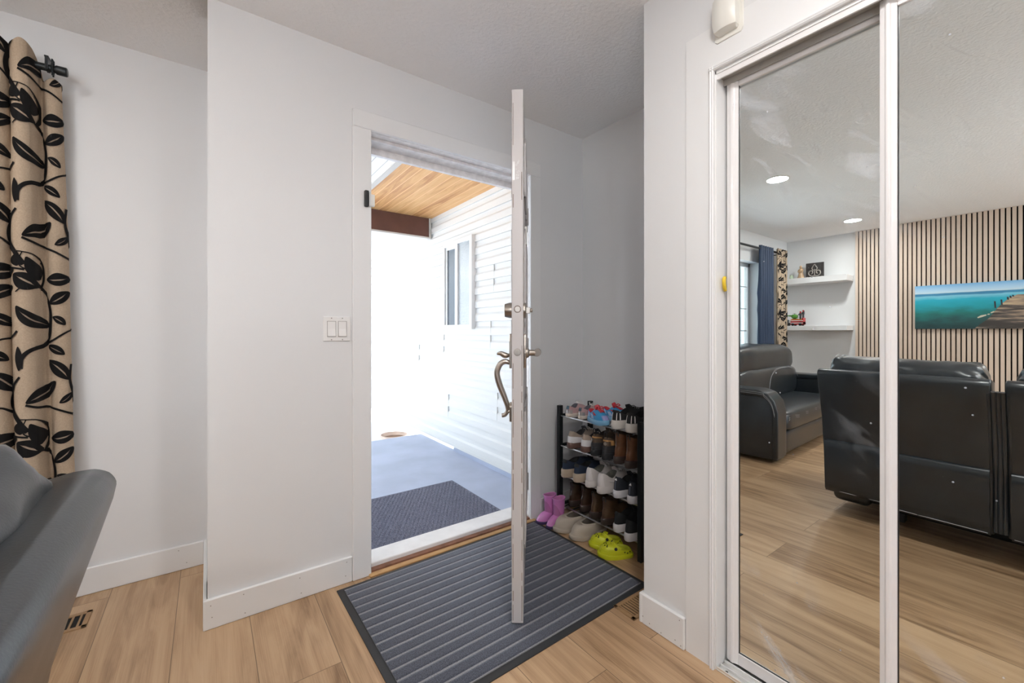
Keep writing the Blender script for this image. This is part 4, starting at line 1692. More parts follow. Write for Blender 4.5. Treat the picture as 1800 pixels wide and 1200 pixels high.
def stem_strip(pts, w0, w1):
    cp = [Vector((p.x, p.y)) for p in catmull([(p[0], p[1], 0) for p in pts], 8)]
    out = []
    n = len(cp)
    for i, p in enumerate(cp):
        d = (cp[min(i + 1, n - 1)] - cp[max(i - 1, 0)])
        nn = Vector((-d.y, d.x)).normalized()
        w = 1.3 * (w0 + (w1 - w0) * i / (n - 1)) / 2
        out.append((p - nn * w, p + nn * w))
    return [out]


def vine_motif():
    """one repeat of the printed vine, in units of zoomed print pixels, y down"""
    S = []
    L = lambda *a, **k: S.extend(leaf_strips(*a, **k))
    T = lambda *a: S.extend(stem_strip(*a))
    # flower with two outlined petals
    L((246, 236), (150, 178), 66, -14)
    L((240, 205), (206, 92), 40, 8, slit=False)
    L((160, 82), (168, 140), 44, 4, slit=False)
    T([(250, 240), (258, 190), (255, 120), (235, 78), (192, 68), (160, 66)], 5, 4)
    T([(232, 222), (215, 165), (182, 140), (176, 110), (190, 70)], 6, 4)
    T([(250, 240), (215, 238), (180, 250), (158, 268)], 6, 4)
    T([(246, 238), (190, 226), (156, 228)], 5, 3)
    # main stem with its leaves
    T([(250, 240), (275, 290), (290, 360), (288, 430), (280, 490), (255, 535), (205, 566), (178, 600), (172, 650)], 8, 17)
    L((276, 193), (382, 176), 52, 10)
    L((286, 318), (372, 250), 44, 10)
    L((290, 436), (160, 338), 50, -42)
    L((300, 388), (354, 430), 30, -12)
    T([(262, 528), (300, 510), (345, 478), (386, 450)], 9, 6)
    L((270, 540), (348, 588), 34, -10)
    L((365, 722), (272, 616), 50, 12)
    T([(372, 640), (366, 720), (376, 790), (392, 880)], 6, 10)
    L((192, 822), (304, 726), 46, 16)
    L((320, 842), (372, 792), 26, 14)
    T([(190, 832), (250, 855), (320, 880), (396, 920)], 9, 8)
    L((165, 660), (162, 540), 26, 4, slit=False)
    # second stem to the left
    L((24, 192), (148, 160), 62, -14)
    L((30, 310), (142, 240), 48, -12)
    L((36, 384), (128, 438), 40, -16)
    T([(28, 532), (80, 505), (130, 492), (162, 462)], 6, 9)
    L((34, 566), (106, 608), 36, -10)
    L((126, 762), (36, 668), 54, 18)
    T([(168, 690), (135, 735), (120, 790), (125, 850), (160, 910), (196, 966)], 8, 20)
    T([(46, 846), (80, 838), (112, 860), (150, 905)], 6, 9)
    T([(44, 950), (90, 972), (140, 984), (198, 992)], 6, 8)
    L((24, 860), (12, 960), 40, 12)
    return S


VINE = vine_motif()
UNIT = 0.000765
PERIOD_Z = 835 * UNIT


def curtain_mesh(mb, xr, W, z0, z1, yc, lam, amp, xs=1.0, print_on=True, phase=0.0, seed=0.0, tops=None, back=0.0):
    """cloth hanging from x=xr towards -x*xs; a = distance from the right edge when hung"""
    def P(a, z, off=0.0):
        a = max(0.0, min(W, a))
        drop = (z1 - z) / (z1 - z0)
        fr = (a / lam + phase + 0.06 * math.sin(3.0 * z + a * 9 + seed))
        pr = abs(math.sin(PI * fr)) ** 0.52
        flare = 1.0 + 0.16 * drop
        x = xr + xs * (0.048 * drop - a * flare)
        y = yc + back * (1 - smooth(0.052, 0.074, a)) - amp * pr * (0.85 + 0.25 * drop) + 0.004 * noise.noise(Vector((a * 20, z * 3, seed)))
        return Vector((x, y - off, z))
    nx, nz = max(8, int(W / lam * 28)), 44

    def top(a):
        return tops(a) if tops else 0.0
    rows = []
    for j in range(nz + 1):
        row = []
        for i in range(nx + 1):
            a = W * i / nx
            zt = z1 + top(a)
            z = z0 + (zt - z0) * j / nz
            row.append(P(a, z))
        rows.append(row)
    mb.loft(rows, False, False, False, 0)
    rows2 = [[p + Vector((0, 0.0035, 0)) for p in r] for r in rows]
    mb.loft(rows2, False, False, False, 0)
    mb.loft([rows[-1], rows2[-1]], False, False, False, 0)
    mb.loft([[r[0] for r in rows], [r[0] for r in rows2]], False, False, False, 0)
    mb.loft([[r[-1] for r in rows], [r[-1] for r in rows2]], False, False, False, 0)
    if not print_on:
        return
    col = -1
    while True:
        col += 1
        a_sh = col * 0.182
        if a_sh > W + 0.25:
            break
        for rep in range(-1, 5):
            z_top = 2.120 - (rep * PERIOD_Z) + (0.5 * PERIOD_Z if col % 2 else 0.0) + phase * 0.05
            for strip in VINE:
                pts = []
                for (u, v) in strip:
                    pr_ = []
                    for q in (u, v):
                        drift = 0.05 * 1.0 * 0
                        a = (382 - q.x) * 0.000515 + a_sh - 0.003
                        z = z_top - q.y * UNIT
                        pr_.append((a, z))
                    pts.append(pr_)
                amin = min(min(p[0][0], p[1][0]) for p in pts)
                amax = max(max(p[0][0], p[1][0]) for p in pts)
                zmin = min(min(p[0][1], p[1][1]) for p in pts)
                zmax = max(max(p[0][1], p[1][1]) for p in pts)
                if amin > W - 0.002 or amax < 0.002 or zmax < z0 + 0.01 or zmin > z1 - 0.004:
                    continue
                rings = []
                for (p, q) in pts:
                    ring = []
                    m = 9
                    for k in range(m + 1):
                        t = k / m
                        a = p[0] + (q[0] - p[0]) * t
                        z = min(max(p[1] + (q[1] - p[1]) * t, z0 + 0.002), z1 + top(max(0, min(W, a))) - 0.003)
                        c0, c1 = P(a - 0.0015, z), P(a + 0.0015, z)
                        nrm = Vector((c1.y - c0.y, -(c1.x - c0.x), 0))
                        if nrm.y > 0:
                            nrm = -nrm
                        if nrm.length > 1e-7:
                            nrm.normalize()
                        ring.append(P(a, z) + nrm * 0.0028)
                    rings.append(ring)
                mb.loft(rings, False, False, False, 1)


cur = thing('vine_curtain', 'beige curtain with black vine print hanging beside the front window, large at the left edge', 'curtain', (0, 0, 0))
mb = MB()
curtain_mesh(mb, -0.487, 0.58, 0.30, 2.235, 2.425, 0.0665, 0.050, seed=0.3, phase=0.06, back=0.075, tops=lambda a: -0.095 * (1 - smooth(0.045, 0.068, a)) + 0.010 * math.sin(a * 90))
mb.build('cloth', ['linen', 'flock'], cur, smooth=True, angle=2.0)
mb = MB()
for k in range(1):
    x = -0.500 - 0.007 * k
    mb.tube([(x, 2.43, 2.150), (x, 2.418, 2.18), (x, 2.425, 2.212), (x, 2.445, 2.212), (x, 2.45, 2.18), (x, 2.44, 2.150)], 0.003, 6)
mb.build('header_hooks', 'blackmetal', cur)

cur2 = thing('vine_curtain', 'beige curtain with black vine print in the far window corner behind the loveseat', 'curtain', (0, 0, 0))
mb = MB()
curtain_mesh(mb, -3.210, 0.29, 0.30, 2.225, 2.436, 0.072, 0.045, seed=4.3, phase=0.3)
mb.build('cloth', ['linen', 'flock'], cur2, smooth=True, angle=2.0)
cur3 = thing('navy_curtain', 'plain navy curtain beside the bright window behind the loveseat', 'curtain', (0, 0, 0))
mb = MB()
curtain_mesh(mb, -2.770, 0.36, 0.30, 2.220, 2.458, 0.062, 0.050, seed=7.7, print_on=False)
mb.build('cloth', 'bluefab', cur3, smooth=True, angle=2.0)

rod = thing('curtain_rod', 'black curtain rod across the front window', 'curtain rod', (-2.02, 2.440, 2.180))
mb = MB()
mb.tube([(-1.44, 0, 0), (1.528, 0, 0)], 0.0135, 16)
mb.build('pole', 'blackmetal', rod, smooth=True)
for x0, x1 in ((1.528, 1.560), (-1.472, -1.44)):
    mb = MB()
    mb.lathe([(0.0165, x0), (0.0175, x0 + 0.002), (0.0175, x1 - 0.003), (0.015, x1)], 22, axis='X')
    mb.build('finial', 'blackmetal', rod, smooth=True)
mb = MB()
for x in (1.500, 1.505):
    mb.box((x, -0.018, -0.012), (x + 0.004, 0.018, 0.038))
mb.box((1.4985, -0.019, 0.036), (1.5105, 0.019, 0.041))
mb.build('clip', 'blackmetal', rod)
for x in (1.43, 0.0, -1.38):
    mb = MB()
    mb.tube([(x, 0, -0.012), (x, YW - 2.440, -0.012)], 0.006, 8)
    mb.box((x - 0.012, YW - 2.440 - 0.004, -0.04), (x + 0.012, YW - 2.440, 0.02))
    mb.build('bracket', 'blackmetal', rod)

# ================================================================== SOFA (its back to the mirror)
sofa = thing('sofa', 'black leather reclining sofa, its back turned to the mirrored closet', 'sofa', (-0.120, 0.968, 0), math.radians(0.6))
BZ = [(0.10, -0.130), (0.15, -0.128), (0.40, -0.110), (0.575, -0.086), (0.686, -0.056), (0.80, -0.022), (0.893, 0.004)]


def back_x(z):
    for (za, xa), (zb, xb) in zip(BZ, BZ[1:]):
        if z <= zb:
            return xa + (xb - xa) * (z - za) / (zb - za)
    return BZ[-1][1]


SEC = [(0.0, -0.705), (-0.748, -1.45), (-1.493, -2.20)]


def warp(bm, amp, sc, seed):
    for v in bm.verts:
        q = Vector((v.co.x * sc + seed, v.co.y * sc, v.co.z * sc * 1.3))
        d = noise.noise(q) * amp
        v.co.x += d


for k, (ya, yb) in enumerate(SEC):
    mb = MB()
    prof = [(back_x(z), z) for z in (0.150, 0.28, 0.40, 0.50, 0.60, 0.70, 0.79, 0.850)]
    prof += [(-0.003, 0.878), (-0.012, 0.895), (-0.030, 0.904), (-0.055, 0.903), (-0.135, 0.885), (-0.22, 0.45), (-0.24, 0.150)]
    n = 14
    rings = []
    for i in range(n + 1):
        y = ya + (yb - ya) * i / n
        rings.append([(p[0] + (0.004 * noise.noise(Vector((p[0] * 8, y * 7, p[1] * 5 + k))) if p[1] < 0.85 else 0), y, p[1]) for p in prof])
    mb.loft(rings)
    bk = mb.build('back_panel', 'leather', sofa, smooth=True, bevel=0.006, seg=2, angle=1.0)
    mb = MB()   # lower flap
    rings = []
    for i in range(17):
        y = ya - 0.012 + (yb - ya + 0.024) * i / 16
        e = 0.014 + 0.009 * noise.noise(Vector((y * 9, k * 3.0, 1.0)))
        ring = [(-0.14, y, 0.46), (back_x(0.468) + 0.004, y, 0.468)]
        for z in (0.455, 0.42, 0.36, 0.28, 0.20, 0.15):
            xb = back_x(z)
            bulge = 0.020 * math.sin(PI * (z - 0.12) / 0.36) * (0.6 + noise.noise(Vector((y * 11, z * 7, k * 2.2))))
            ring.append((xb + e + bulge, y, z))
        ring += [(-0.135, y, 0.142), (-0.16, y, 0.15)]
        rings.append(ring)
    mb.loft(rings)
    fl = mb.build('lower_flap', 'leather', bk, smooth=True, angle=1.2)
    mb = MB()
    e = 0.006
    mb.tube([(-0.128 + 0.018, ya - 0.02, 0.158), (-0.128 + 0.018, yb + 0.02, 0.158)], 0.0018, 6)
    mb.build('hem_stitch', 'thread', fl)
    for yp in ((yb + 0.010,) if k == 0 else (ya - 0.010, yb + 0.010)):
        mb = MB()
        mb.tube([(back_x(z) - 0.001, yp, z) for z in (0.84, 0.75, 0.65, 0.55, 0.45)], 0.0045, 8)
        mb.build('piping', 'leather', bk, smooth=True)
    mb = MB()   # headrest roll with gathered creases
    L_ = abs(yb - ya) - 0.045
    yc_ = (ya + yb) / 2
    nu, nvv = 64, 36
    rings = []
    for j in range(nvv + 1):
        t = -1 + 2 * j / nvv
        endf = (1 - abs(t) ** 18) ** 0.5 if abs(t) < 1 else 0.0
        endf = max(endf, 0.45)
        y = yc_ + t * L_ / 2
        ring = []
        for i in range(nu):
            a = 2 * PI * i / nu
            ca, sa = math.cos(a), math.sin(a)
            ed = smooth(0.72, 1.0, abs(t))
            cr = 0.013 * math.sin(a * 7 + 2.0 * noise.noise(Vector((y * 6, a, k)))) * ed + 0.006 * noise.noise(Vector((ca * 2.5, y * 16 + 7 * k, sa * 2.5)))
            cr += 0.010 * noise.noise(Vector((ca * 1.2 + 5, y * 5, sa * 1.2 + k)))
            rx = (0.150 + cr) * endf
            rz = (0.125 + cr) * endf
            x = -0.212 + rx * sgnpow(ca, 0.85) + 0.02 * sa
            z = 0.852 + rz * sgnpow(sa, 0.85)
            ring.append((x, y, z))
        rings.append(ring)
    mb.loft(rings)
    hr = mb.build('headrest', 'leather', sofa, smooth=True, angle=2.0)
    mb = MB()
    for q in (0.012, -0.012):
        mb.tube(catmull([(-0.31, ya - 0.066 + q, 0.938), (-0.26, ya - 0.064 + q, 0.970), (-0.20, ya - 0.062 + q, 0.984), (-0.14, ya - 0.064 + q, 0.970)], 6), 0.0022, 6)
    mb.build('seam_stitch', 'thread', hr)
    mb = MB()
    pillow(mb, (-0.30, yc_, 0.60), (0.26, L_ + 0.03, 0.40), 0.35, 0.4, 0.012, 6, seed=k * 3.1)
    mb.build('back_cushion', 'leather', sofa, smooth=True, angle=2.0)
    mb = MB()
    s0, s1 = (ya - (0.20 if k == 0 else 0.0)), (yb + (0.20 if k == 2 else 0.0))
    pillow(mb, (-0.62, (s0 + s1) / 2, 0.385), (0.66, abs(s1 - s0) + 0.02, 0.20), 0.3, 0.35, 0.010, 6, seed=k * 5.1)
    mb.build('seat_cushion', 'leather', sofa, smooth=True, angle=2.0)
    if k < 2:
        yn = SEC[k + 1][0]
        mb = MB()
        for q in range(3):
            y = yb + (yn - yb) * (q + 0.5) / 3
            mb.tube(catmull([(-0.006, y, 0.850), (back_x(0.7) - 0.001, y, 0.70), (back_x(0.5) + 0.001, y, 0.5), (back_x(0.35) + 0.004 + 0.008 * (q % 2), y, 0.35), (-0.112, y, 0.17)], 5), 0.0085, 10)
        mb.build('gusset', 'leather', sofa, smooth=True)
mb = MB()
mb.box((-0.88, -2.10, 0.06), (-0.34, -0.14, 0.30))
mb.build('base', 'felt', sofa, bevel=0.02)
mb = MB()
for y in (-0.30, -1.1, -1.95):
    for x in (-0.42, -0.82):
        mb.box((x - 0.03, y - 0.03, 0.0), (x + 0.03, y + 0.03, 0.055))
mb.build('feet', 'black', sofa)
for y0_, y1_ in ((-0.195, -0.005), (-2.195, -2.005)):
    mb = MB()
    poly = [(-0.93, 0.06), (-0.93, 0.50), (-0.90, 0.57), (-0.84, 0.61), (-0.24, 0.62), (-0.24, 0.06)]
    mb.prism([(p[0], p[1]) for p in poly], y0_, y1_, 'Y')
    mb.build('armrest', 'leather', sofa, bevel=0.035, seg=4, smooth=True, angle=1.0)

# ================================================================== LOVESEAT under the window
ls = thing('loveseat', 'black leather loveseat under the bright window, seen at the left of the mirror', 'loveseat', (-2.02, 1.585, 0), math.radians(-3.0))
for x0_, x1_ in ((0.83, 1.03), (-1.03, -0.83)):
    mb = MB()
    poly = [(0.0, 0.03), (0.0, 0.44), (0.022, 0.53), (0.075, 0.592), (0.15, 0.615), (0.74, 0.615), (0.74, 0.03)]
    mb.prism(poly, x0_ + 0.012, x1_ - 0.012, 'X')
    ar = mb.build('armrest', 'leather', ls, bevel=0.02, seg=3, smooth=True, angle=0.9)
    mb = MB()   # padded band over the arm
    pth = [(-0.006, 0.05), (-0.006, 0.44), (0.018, 0.536), (0.072, 0.600), (0.15, 0.624), (0.74, 0.624)]
    pth2 = [(0.035, 0.05), (0.035, 0.43), (0.05, 0.505), (0.09, 0.55), (0.16, 0.568), (0.74, 0.568)]
    mb.loft([[(x, p[0], p[1]) for p in pth + pth2[::-1]] for x in (x0_ - 0.006, x0_ + 0.03, x1_ - 0.03, x1_ + 0.006)])
    mb.build('arm_pad', 'leather', ar, bevel=0.012, seg=3, smooth=True, angle=0.9)
    mb = MB()
    for dz in (0.0, 0.014):
        mb.tube(catmull([(x1_ + 0.0065 if x1_ > 0 else x0_ - 0.0065, p[0] + 0.022, p[1] - 0.020 - dz) for p in pth[1:]], 5), 0.0016, 5)
    mb.build('arm_stitch', 'thread', ar)
mb = MB()
mb.box((-0.84, 0.03, 0.035), (0.84, 0.74, 0.26))
mb.build('base', 'leather', ls, bevel=0.02)
mb = MB()
pillow(mb, (0, 0.30, 0.335), (1.67, 0.64, 0.20), 0.18, 0.38, 0.014, 5, nu=72, seed=2.0)
seat = mb.build('seat_cushion', 'leather', ls, smooth=True, angle=2.0)
mb = MB()
for dz in (0.0, 0.016):
    mb.tube([(-0.80 + 1.60 * k / 40, -0.012 + 0.01 * math.cos(k), 0.375 - dz + 0.006 * math.sin(k * 0.9)) for k in range(41)], 0.0016, 5)
mb.build('seat_stitch', 'thread', seat)
mb = MB()
pillow(mb, (0, 0.075, 0.155), (1.65, 0.15, 0.20), 0.18, 0.35, 0.008, 6, nu=72, seed=6.0)
mb.build('footrest', 'leather', ls, smooth=True, angle=2.0)
mb = MB()
pillow(mb, (0, 0.55, 0.57), (1.66, 0.34, 0.36), 0.28, 0.45, 0.016, 5, nu=72, seed=4.0)
bc = mb.build('back_cushion', 'leather', ls, smooth=True, angle=2.0)
mb = MB()
for q in (0.0, 0.018):
    mb.tube(catmull([(-0.80, 0.395 + q, 0.60 + q), (-0.55, 0.375 + q, 0.715), (-0.15, 0.372 + q, 0.728), (0.06, 0.376, 0.66), (0.12, 0.378, 0.52)], 8), 0.0016, 5)
mb.build('seam_stitch', 'thread', bc)
mb = MB()
pillow(mb, (-0.03, 0.585, 0.815), (1.60, 0.33, 0.345), 0.34, 0.62, 0.020, 5, nu=72, nv=24, seed=9.0)
mb.build('headrest', 'leather', ls, smooth=True, angle=2.0)
mb = MB()
mb.prism([(0.66, 0.10), (0.75, 0.10), (0.765, 0.86), (0.70, 0.90)], -0.82, 0.82, 'X')
mb.build('back_panel', 'leather', ls, bevel=0.02)

# ================================================================== SHELVES AND WHAT STANDS ON THEM
M['shelf'] = mat('white_shelf', (0.80, 0.80, 0.81), 0.35)
for z, zz, lab in ((1.772, 1.848, 'upper white floating shelf, carrying the figurine and the carved plaque'), (1.142, 1.203, 'lower white floating shelf, carrying the toy fire engine')):
    mb = MB()
    mb.box((XB, 1.770, z), (-3.600, YW, zz))
    tag(mb.build('floating_shelf', 'shelf', bevel=0.002, seg=1), lab, 'shelf', 'floating shelves')

M['carved'] = mat('dark_carving', (0.035, 0.030, 0.030), 0.5, bump=(90, 0.8, 0.01))
M['pewter'] = mat('pewter_relief', (0.38, 0.35, 0.32), 0.4, 0.3)
M['figure'] = mat('glazed_clay', (0.48, 0.33, 0.20), 0.35, var=(20, 0.35))
pq = thing('carved_plaque', 'square dark carved plaque with a pale trefoil relief on the upper shelf', 'plaque', (-3.765, 2.165, 1.848), 0)
mb = MB()
mb.box((-0.012, -0.102, 0.0), (0.010, 0.102, 0.206))
mb.build('panel', 'carved', pq, bevel=0.003)
mb = MB()
for s in (-1, 1):
    mb.tube(catmull([(0.012, 0.0, 0.035), (0.014, s * 0.035, 0.030), (0.014, s * 0.066, 0.055), (0.014, s * 0.060, 0.092), (0.014, s * 0.030, 0.100), (0.014, s * 0.022, 0.075), (0.012, s * 0.034, 0.058)], 6), 0.007, 8)
    mb.tube(catmull([(0.012, s * 0.012, 0.10), (0.014, s * 0.030, 0.130), (0.014, s * 0.016, 0.162), (0.014, 0.0, 0.186)], 6), 0.006, 8)
    mb.tube(catmull([(0.012, s * 0.088, 0.02), (0.013, s * 0.072, 0.012), (0.013, s * 0.045, 0.014)], 5), 0.004, 6)
mb.tube([(0.013, 0, 0.04), (0.013, 0, 0.12)], 0.006, 8)
mb.build('relief', 'pewter', pq, smooth=True)
fg = thing('figurine', 'small tan robed figurine on the upper shelf', 'figurine', (-3.730, 2.318, 1.848))
mb = MB()
mb.lathe([(0.044, 0.0), (0.046, 0.010), (0.038, 0.03), (0.028, 0.07), (0.024, 0.105), (0.027, 0.125), (0.020, 0.140), (0.009, 0.147)], 24)
mb.build('robe', 'figure', fg, smooth=True)
mb = MB()
pillow(mb, (0.002, 0, 0.163), (0.032, 0.030, 0.040), 1.0, 1.0, nu=20, nv=12)
mb.build('head', 'figure', fg, smooth=True)
mb = MB()
for s in (-1, 1):
    mb.tube(catmull([(0.004, s * 0.024, 0.125), (0.022, s * 0.026, 0.098), (0.034, s * 0.008, 0.092)], 5), 0.007, 8)
mb.build('arms', 'figure', fg, smooth=True)
jr = thing('small_jar', 'little pale green jar at the corner end of the upper shelf', 'jar', (-3.75, 2.440, 1.848))
mb = MB()
mb.lathe([(0.022, 0.0), (0.024, 0.004), (0.024, 0.050), (0.020, 0.056), (0.020, 0.062)], 20)
mb.build('body', sm('pale_green', (0.45, 0.55, 0.40), 0.4), jr, smooth=True)
mb = MB()
mb.lathe([(0.022, 0.060), (0.022, 0.072)], 20)
mb.build('lid', sm('silver_lid', (0.6, 0.62, 0.58), 0.3, metal=0.8), jr)

RED = sm('toy_red', (0.42, 0.018, 0.02), 0.35)
WHT = sm('toy_white', (0.70, 0.68, 0.66), 0.35)
GRN = sm('toy_green', (0.10, 0.30, 0.045), 0.4)
GRY = sm('toy_grey', (0.06, 0.065, 0.075), 0.4)
YEL = sm('toy_yellow', (0.60, 0.35, 0.03), 0.4)
ft_ = thing('toy_fire_engine', 'red and white toy fire engine on the lower shelf', 'toy', (-3.715, 2.350, 1.203))
mb = MB()
mb.box((-0.045, -0.060, 0.018), (0.045, 0.075, 0.085))
mb.build('body', RED, ft_, bevel=0.004)
mb = MB()
mb.box((-0.045, -0.080, 0.018), (0.045, -0.062, 0.110))
mb.box((-0.045, -0.080, 0.018), (0.045, -0.030, 0.060))
mb.build('cab', RED, ft_, bevel=0.004)
mb = MB()
for z in (0.035, 0.066):
    mb.box((0.0455, -0.078, z), (0.047, 0.074, z + 0.010))
mb.build('stripes', WHT, ft_)
mb = MB()
mb.box((-0.012, -0.05, 0.085), (-0.004, 0.074, 0.094))
mb.box((0.012, -0.05, 0.085), (0.020, 0.074, 0.094))
for k in range(7):
    mb.box((-0.012, -0.045 + k * 0.018, 0.090), (0.020, -0.041 + k * 0.018, 0.094))
mb.build('ladder', sm('toy_yellow', (0.6, 0.35, 0.03)), ft_)
for x in (-0.046, 0.040):
    for y in (-0.045, 0.045):
        mb = MB()
        mb.lathe([(0.018, x), (0.018, x + 0.012)], 18, (0, y, 0.018), 0, 'X')
        mb.build('wheel', 'black', ft_)
tr = thing('toy_loader', 'dark grey toy loader beside the fire engine at the corner', 'toy', (-3.70, 2.484, 1.203))
mb = MB()
mb.box((-0.03, -0.040, 0.016), (0.03, 0.045, 0.045))
mb.prism([(-0.030, 0.045), (0.024, 0.045), (0.016, 0.085), (-0.024, 0.085)], -0.022, 0.022, 'X')
mb.build('body', GRY, tr, bevel=0.003)
mb = MB()
mb.tube(catmull([(0.0, -0.03, 0.05), (0.0, -0.055, 0.09), (0.0, -0.048, 0.04)], 5), 0.006, 8)
mb.build('boom', WHT, tr, smooth=True)
for y in (-0.022, 0.026):
    mb = MB()
    mb.lathe([(0.018, -0.036), (0.018, 0.036)], 18, (0, y, 0.018), 0, 'X')
    mb.build('wheel', 'black', tr)
hb = thing('toy_helicopter', 'green toy helicopter parked on top of the fire engine', 'toy', (-3.715, 2.388, 1.299), PI)
mb = MB()
pillow(mb, (0, 0, 0.035), (0.055, 0.080, 0.060), 0.8, 0.8, nu=24, nv=12)
mb.tube([(0, -0.03, 0.042), (0, -0.10, 0.050)], [0.012, 0.005], 8)
mb.build('fuselage', GRN, hb, smooth=True)
mb = MB()
for s in (-1, 1):
    mb.tube([(s * 0.018, -0.03, 0.002), (s * 0.018, 0.035, 0.002)], 0.003, 6)
    mb.tube([(s * 0.018, 0.0, 0.002), (s * 0.012, 0.0, 0.02)], 0.002, 6)
mb.build('skids', 'black', hb)
mb = MB()
mb.tube([(0, 0, 0.06), (0, 0, 0.078)], 0.004, 8)
mb.box((-0.050, -0.006, 0.074), (0.050, 0.006, 0.077))
mb.build('rotor', 'black', hb)
for i, (y, lab) in enumerate(((2.325, 'dark toy figure on the fire engine ladder, the one farther from the corner'), (2.300, ''))):
    pass
fa = thing('toy_figure', 'tiny dark toy figure standing on the fire engine beside the helicopter', 'toy', (-3.715, 2.318, 1.297))
mb = MB()
mb.box((-0.008, -0.010, 0.0), (0.008, 0.010, 0.045))
mb.box((-0.010, -0.014, 0.045), (0.010, 0.014, 0.080))
mb.tube([(0.0, 0.014, 0.074), (0.014, 0.026, 0.050)], 0.005, 6)
mb.tube([(0.0, -0.014, 0.074), (0.006, -0.026, 0.095)], 0.005, 6)
mb.build('body', GRY, fa, bevel=0.002)
mb = MB()
mb.lathe([(0.008, 0.080), (0.011, 0.086), (0.011, 0.100), (0.007, 0.106)], 14)
mb.build('head', RED, fa, smooth=True)
copy_thing(fa, (-3.715, 2.283, 1.313), 0.6, 'tiny dark toy figure at the open end of the fire engine')

# ================================================================== PICTURE OF A JETTY
def sea_mat():
    m, nt, b = nodes_of('sea_print')
    L = nt.links.new
    tc = nt.nodes.new('ShaderNodeTexCoord')
    sp = nt.nodes.new('ShaderNodeSeparateXYZ')
    L(tc.outputs['Object'], sp.inputs[0])
    n = nt.nodes.new('ShaderNodeTexNoise')
    n.inputs['Scale'].default_value = 7
    n.inputs['Detail'].default_value = 6
    mp = nt.nodes.new('ShaderNodeMapping')
    mp.inputs['Scale'].default_value = (1, 1, 3.0)
    L(tc.outputs['Object'], mp.inputs['Vector'])
    L(mp.outputs[0], n.inputs['Vector'])
    md = nt.nodes.new('ShaderNodeMath')
    md.operation = 'MULTIPLY_ADD'
    md.inputs[1].default_value = 0.24
    md.inputs[2].default_value = -0.12
    L(n.outputs['Fac'], md.inputs[0])
    # the mottling fades out above the horizon
    fd = nt.nodes.new('ShaderNodeMapRange')
    fd.inputs['From Min'].default_value = 0.0
    fd.inputs['From Max'].default_value = 0.40
    fd.inputs['To Min'].default_value = 1.0
    fd.inputs['To Max'].default_value = 0.02
    L(sp.outputs['Z'], fd.inputs['Value'])
    mm = nt.nodes.new('ShaderNodeMath')
    mm.operation = 'MULTIPLY'
    L(md.outputs[0], mm.inputs[0])
    L(fd.outputs[0], mm.inputs[1])
    ad = nt.nodes.new('ShaderNodeMath')
    ad.operation = 'ADD'
    L(sp.outputs['Z'], ad.inputs[0])
    L(mm.outputs[0], ad.inputs[1])
    sc = nt.nodes.new('ShaderNodeMath')
    sc.operation = 'DIVIDE'
    sc.inputs[1].default_value = 0.49
    L(ad.outputs[0], sc.inputs[0])
    r = ramp(nt, [(0.0, (0.012, 0.045, 0.050)), (0.18, (0.015, 0.070, 0.070)), (0.36, (0.012, 0.16, 0.15)), (0.52, (0.010, 0.30, 0.36)), (0.66, (0.015, 0.37, 0.50)), (0.735, (0.20, 0.52, 0.66)),
                  (0.765, (0.03, 0.20, 0.36)), (0.80, (0.05, 0.23, 0.40)), (0.815, (0.52, 0.68, 0.78)), (0.90, (0.36, 0.58, 0.78)), (1.0, (0.17, 0.42, 0.72))])
    L(sc.outputs[0], r.inputs[0])
    L(r.outputs[0], b.inputs['Base Color'])
    b.inputs['Roughness'].default_value = 0.45
    return m


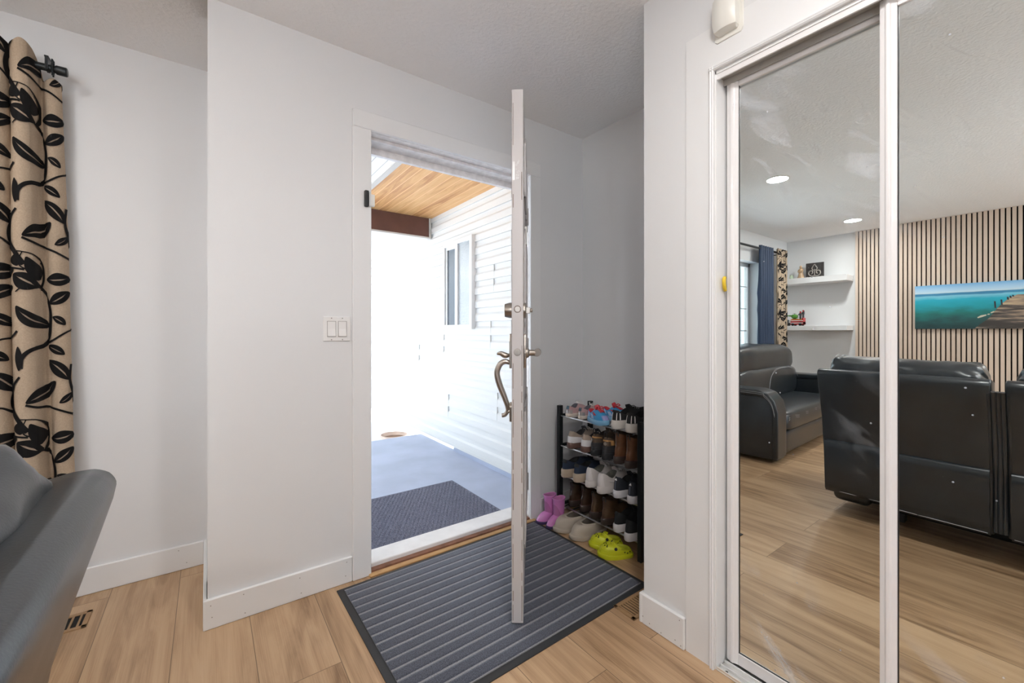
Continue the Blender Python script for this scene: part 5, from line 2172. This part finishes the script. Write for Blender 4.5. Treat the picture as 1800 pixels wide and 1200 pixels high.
def jetty_mat():
    m, nt, b = nodes_of('jetty_print')
    L = nt.links.new
    tc = nt.nodes.new('ShaderNodeTexCoord')
    mp = nt.nodes.new('ShaderNodeMapping')
    mp.inputs['Scale'].default_value = (1, 1.6, 15)
    L(tc.outputs['Object'], mp.inputs['Vector'])
    n = nt.nodes.new('ShaderNodeTexNoise')
    n.inputs['Scale'].default_value = 2.2
    n.inputs['Detail'].default_value = 4
    L(mp.outputs[0], n.inputs['Vector'])
    sp = nt.nodes.new('ShaderNodeSeparateXYZ')
    L(tc.outputs['Object'], sp.inputs[0])
    ma = nt.nodes.new('ShaderNodeMath')
    ma.operation = 'MULTIPLY_ADD'
    ma.inputs[1].default_value = 0.75
    L(sp.outputs['Z'], ma.inputs[0])
    L(n.outputs['Fac'], ma.inputs[2])
    r = ramp(nt, [(0.50, (0.045, 0.038, 0.034)), (0.60, (0.09, 0.075, 0.065)), (0.68, (0.30, 0.22, 0.16)), (0.82, (0.50, 0.38, 0.24))])
    L(ma.outputs[0], r.inputs[0])
    L(r.outputs[0], b.inputs['Base Color'])
    b.inputs['Roughness'].default_value = 0.45
    return m


pic = thing('canvas_picture', 'wide canvas picture of turquoise sea and a timber jetty on the slat wall', 'picture', (XB + 0.030, 0.46, 1.156))
PYL, PYR, PH = 0.710, -0.760, 0.490
mb = MB()
mb.box((0.0, PYR, 0.0), (0.030, PYL, PH))
mb.build('canvas', sea_mat(), pic)
mb = MB()
X = 0.0306
# distances measured from the end with open sea
q = lambda d, z: (X, PYL - d, z)
mb.poly([q(0.462, 0.0), q(0.50, 0.045), q(0.565, 0.11), q(0.615, 0.20), q(0.655, 0.26), q(0.705, 0.315), q(0.755, 0.345), q(1.0, 0.345), q(1.47, 0.20), q(1.47, 0.0)])
mb.build('jetty', jetty_mat(), pic)
mb = MB()
for d, z0_, z1_ in ((0.604, 0.215, 0.285), (0.648, 0.245, 0.300), (0.690, 0.295, 0.325), (0.707, 0.312, 0.335), (0.724, 0.325, 0.342)):
    mb.poly([(X + 0.0004, PYL - d, z0_), (X + 0.0004, PYL - d - 0.012, z0_), (X + 0.0004, PYL - d - 0.008, z1_), (X + 0.0004, PYL - d + 0.004, z1_)])
mb.build('mooring_posts', sm('post_print', (0.03, 0.028, 0.032), 0.5), pic)
mb = MB()
for pts in ([(0.488, 0.112), (0.515, 0.122), (0.548, 0.138), (0.548, 0.150), (0.51, 0.142), (0.484, 0.122)], [(0.555, 0.145), (0.572, 0.148), (0.570, 0.158), (0.556, 0.156)], [(0.578, 0.160), (0.604, 0.172), (0.600, 0.184), (0.578, 0.172)]):
    mb.poly([(X + 0.0006, PYL - d, z) for d, z in pts])
mb.build('pale_rocks', sm('rock_print', (0.55, 0.48, 0.38), 0.5), pic)
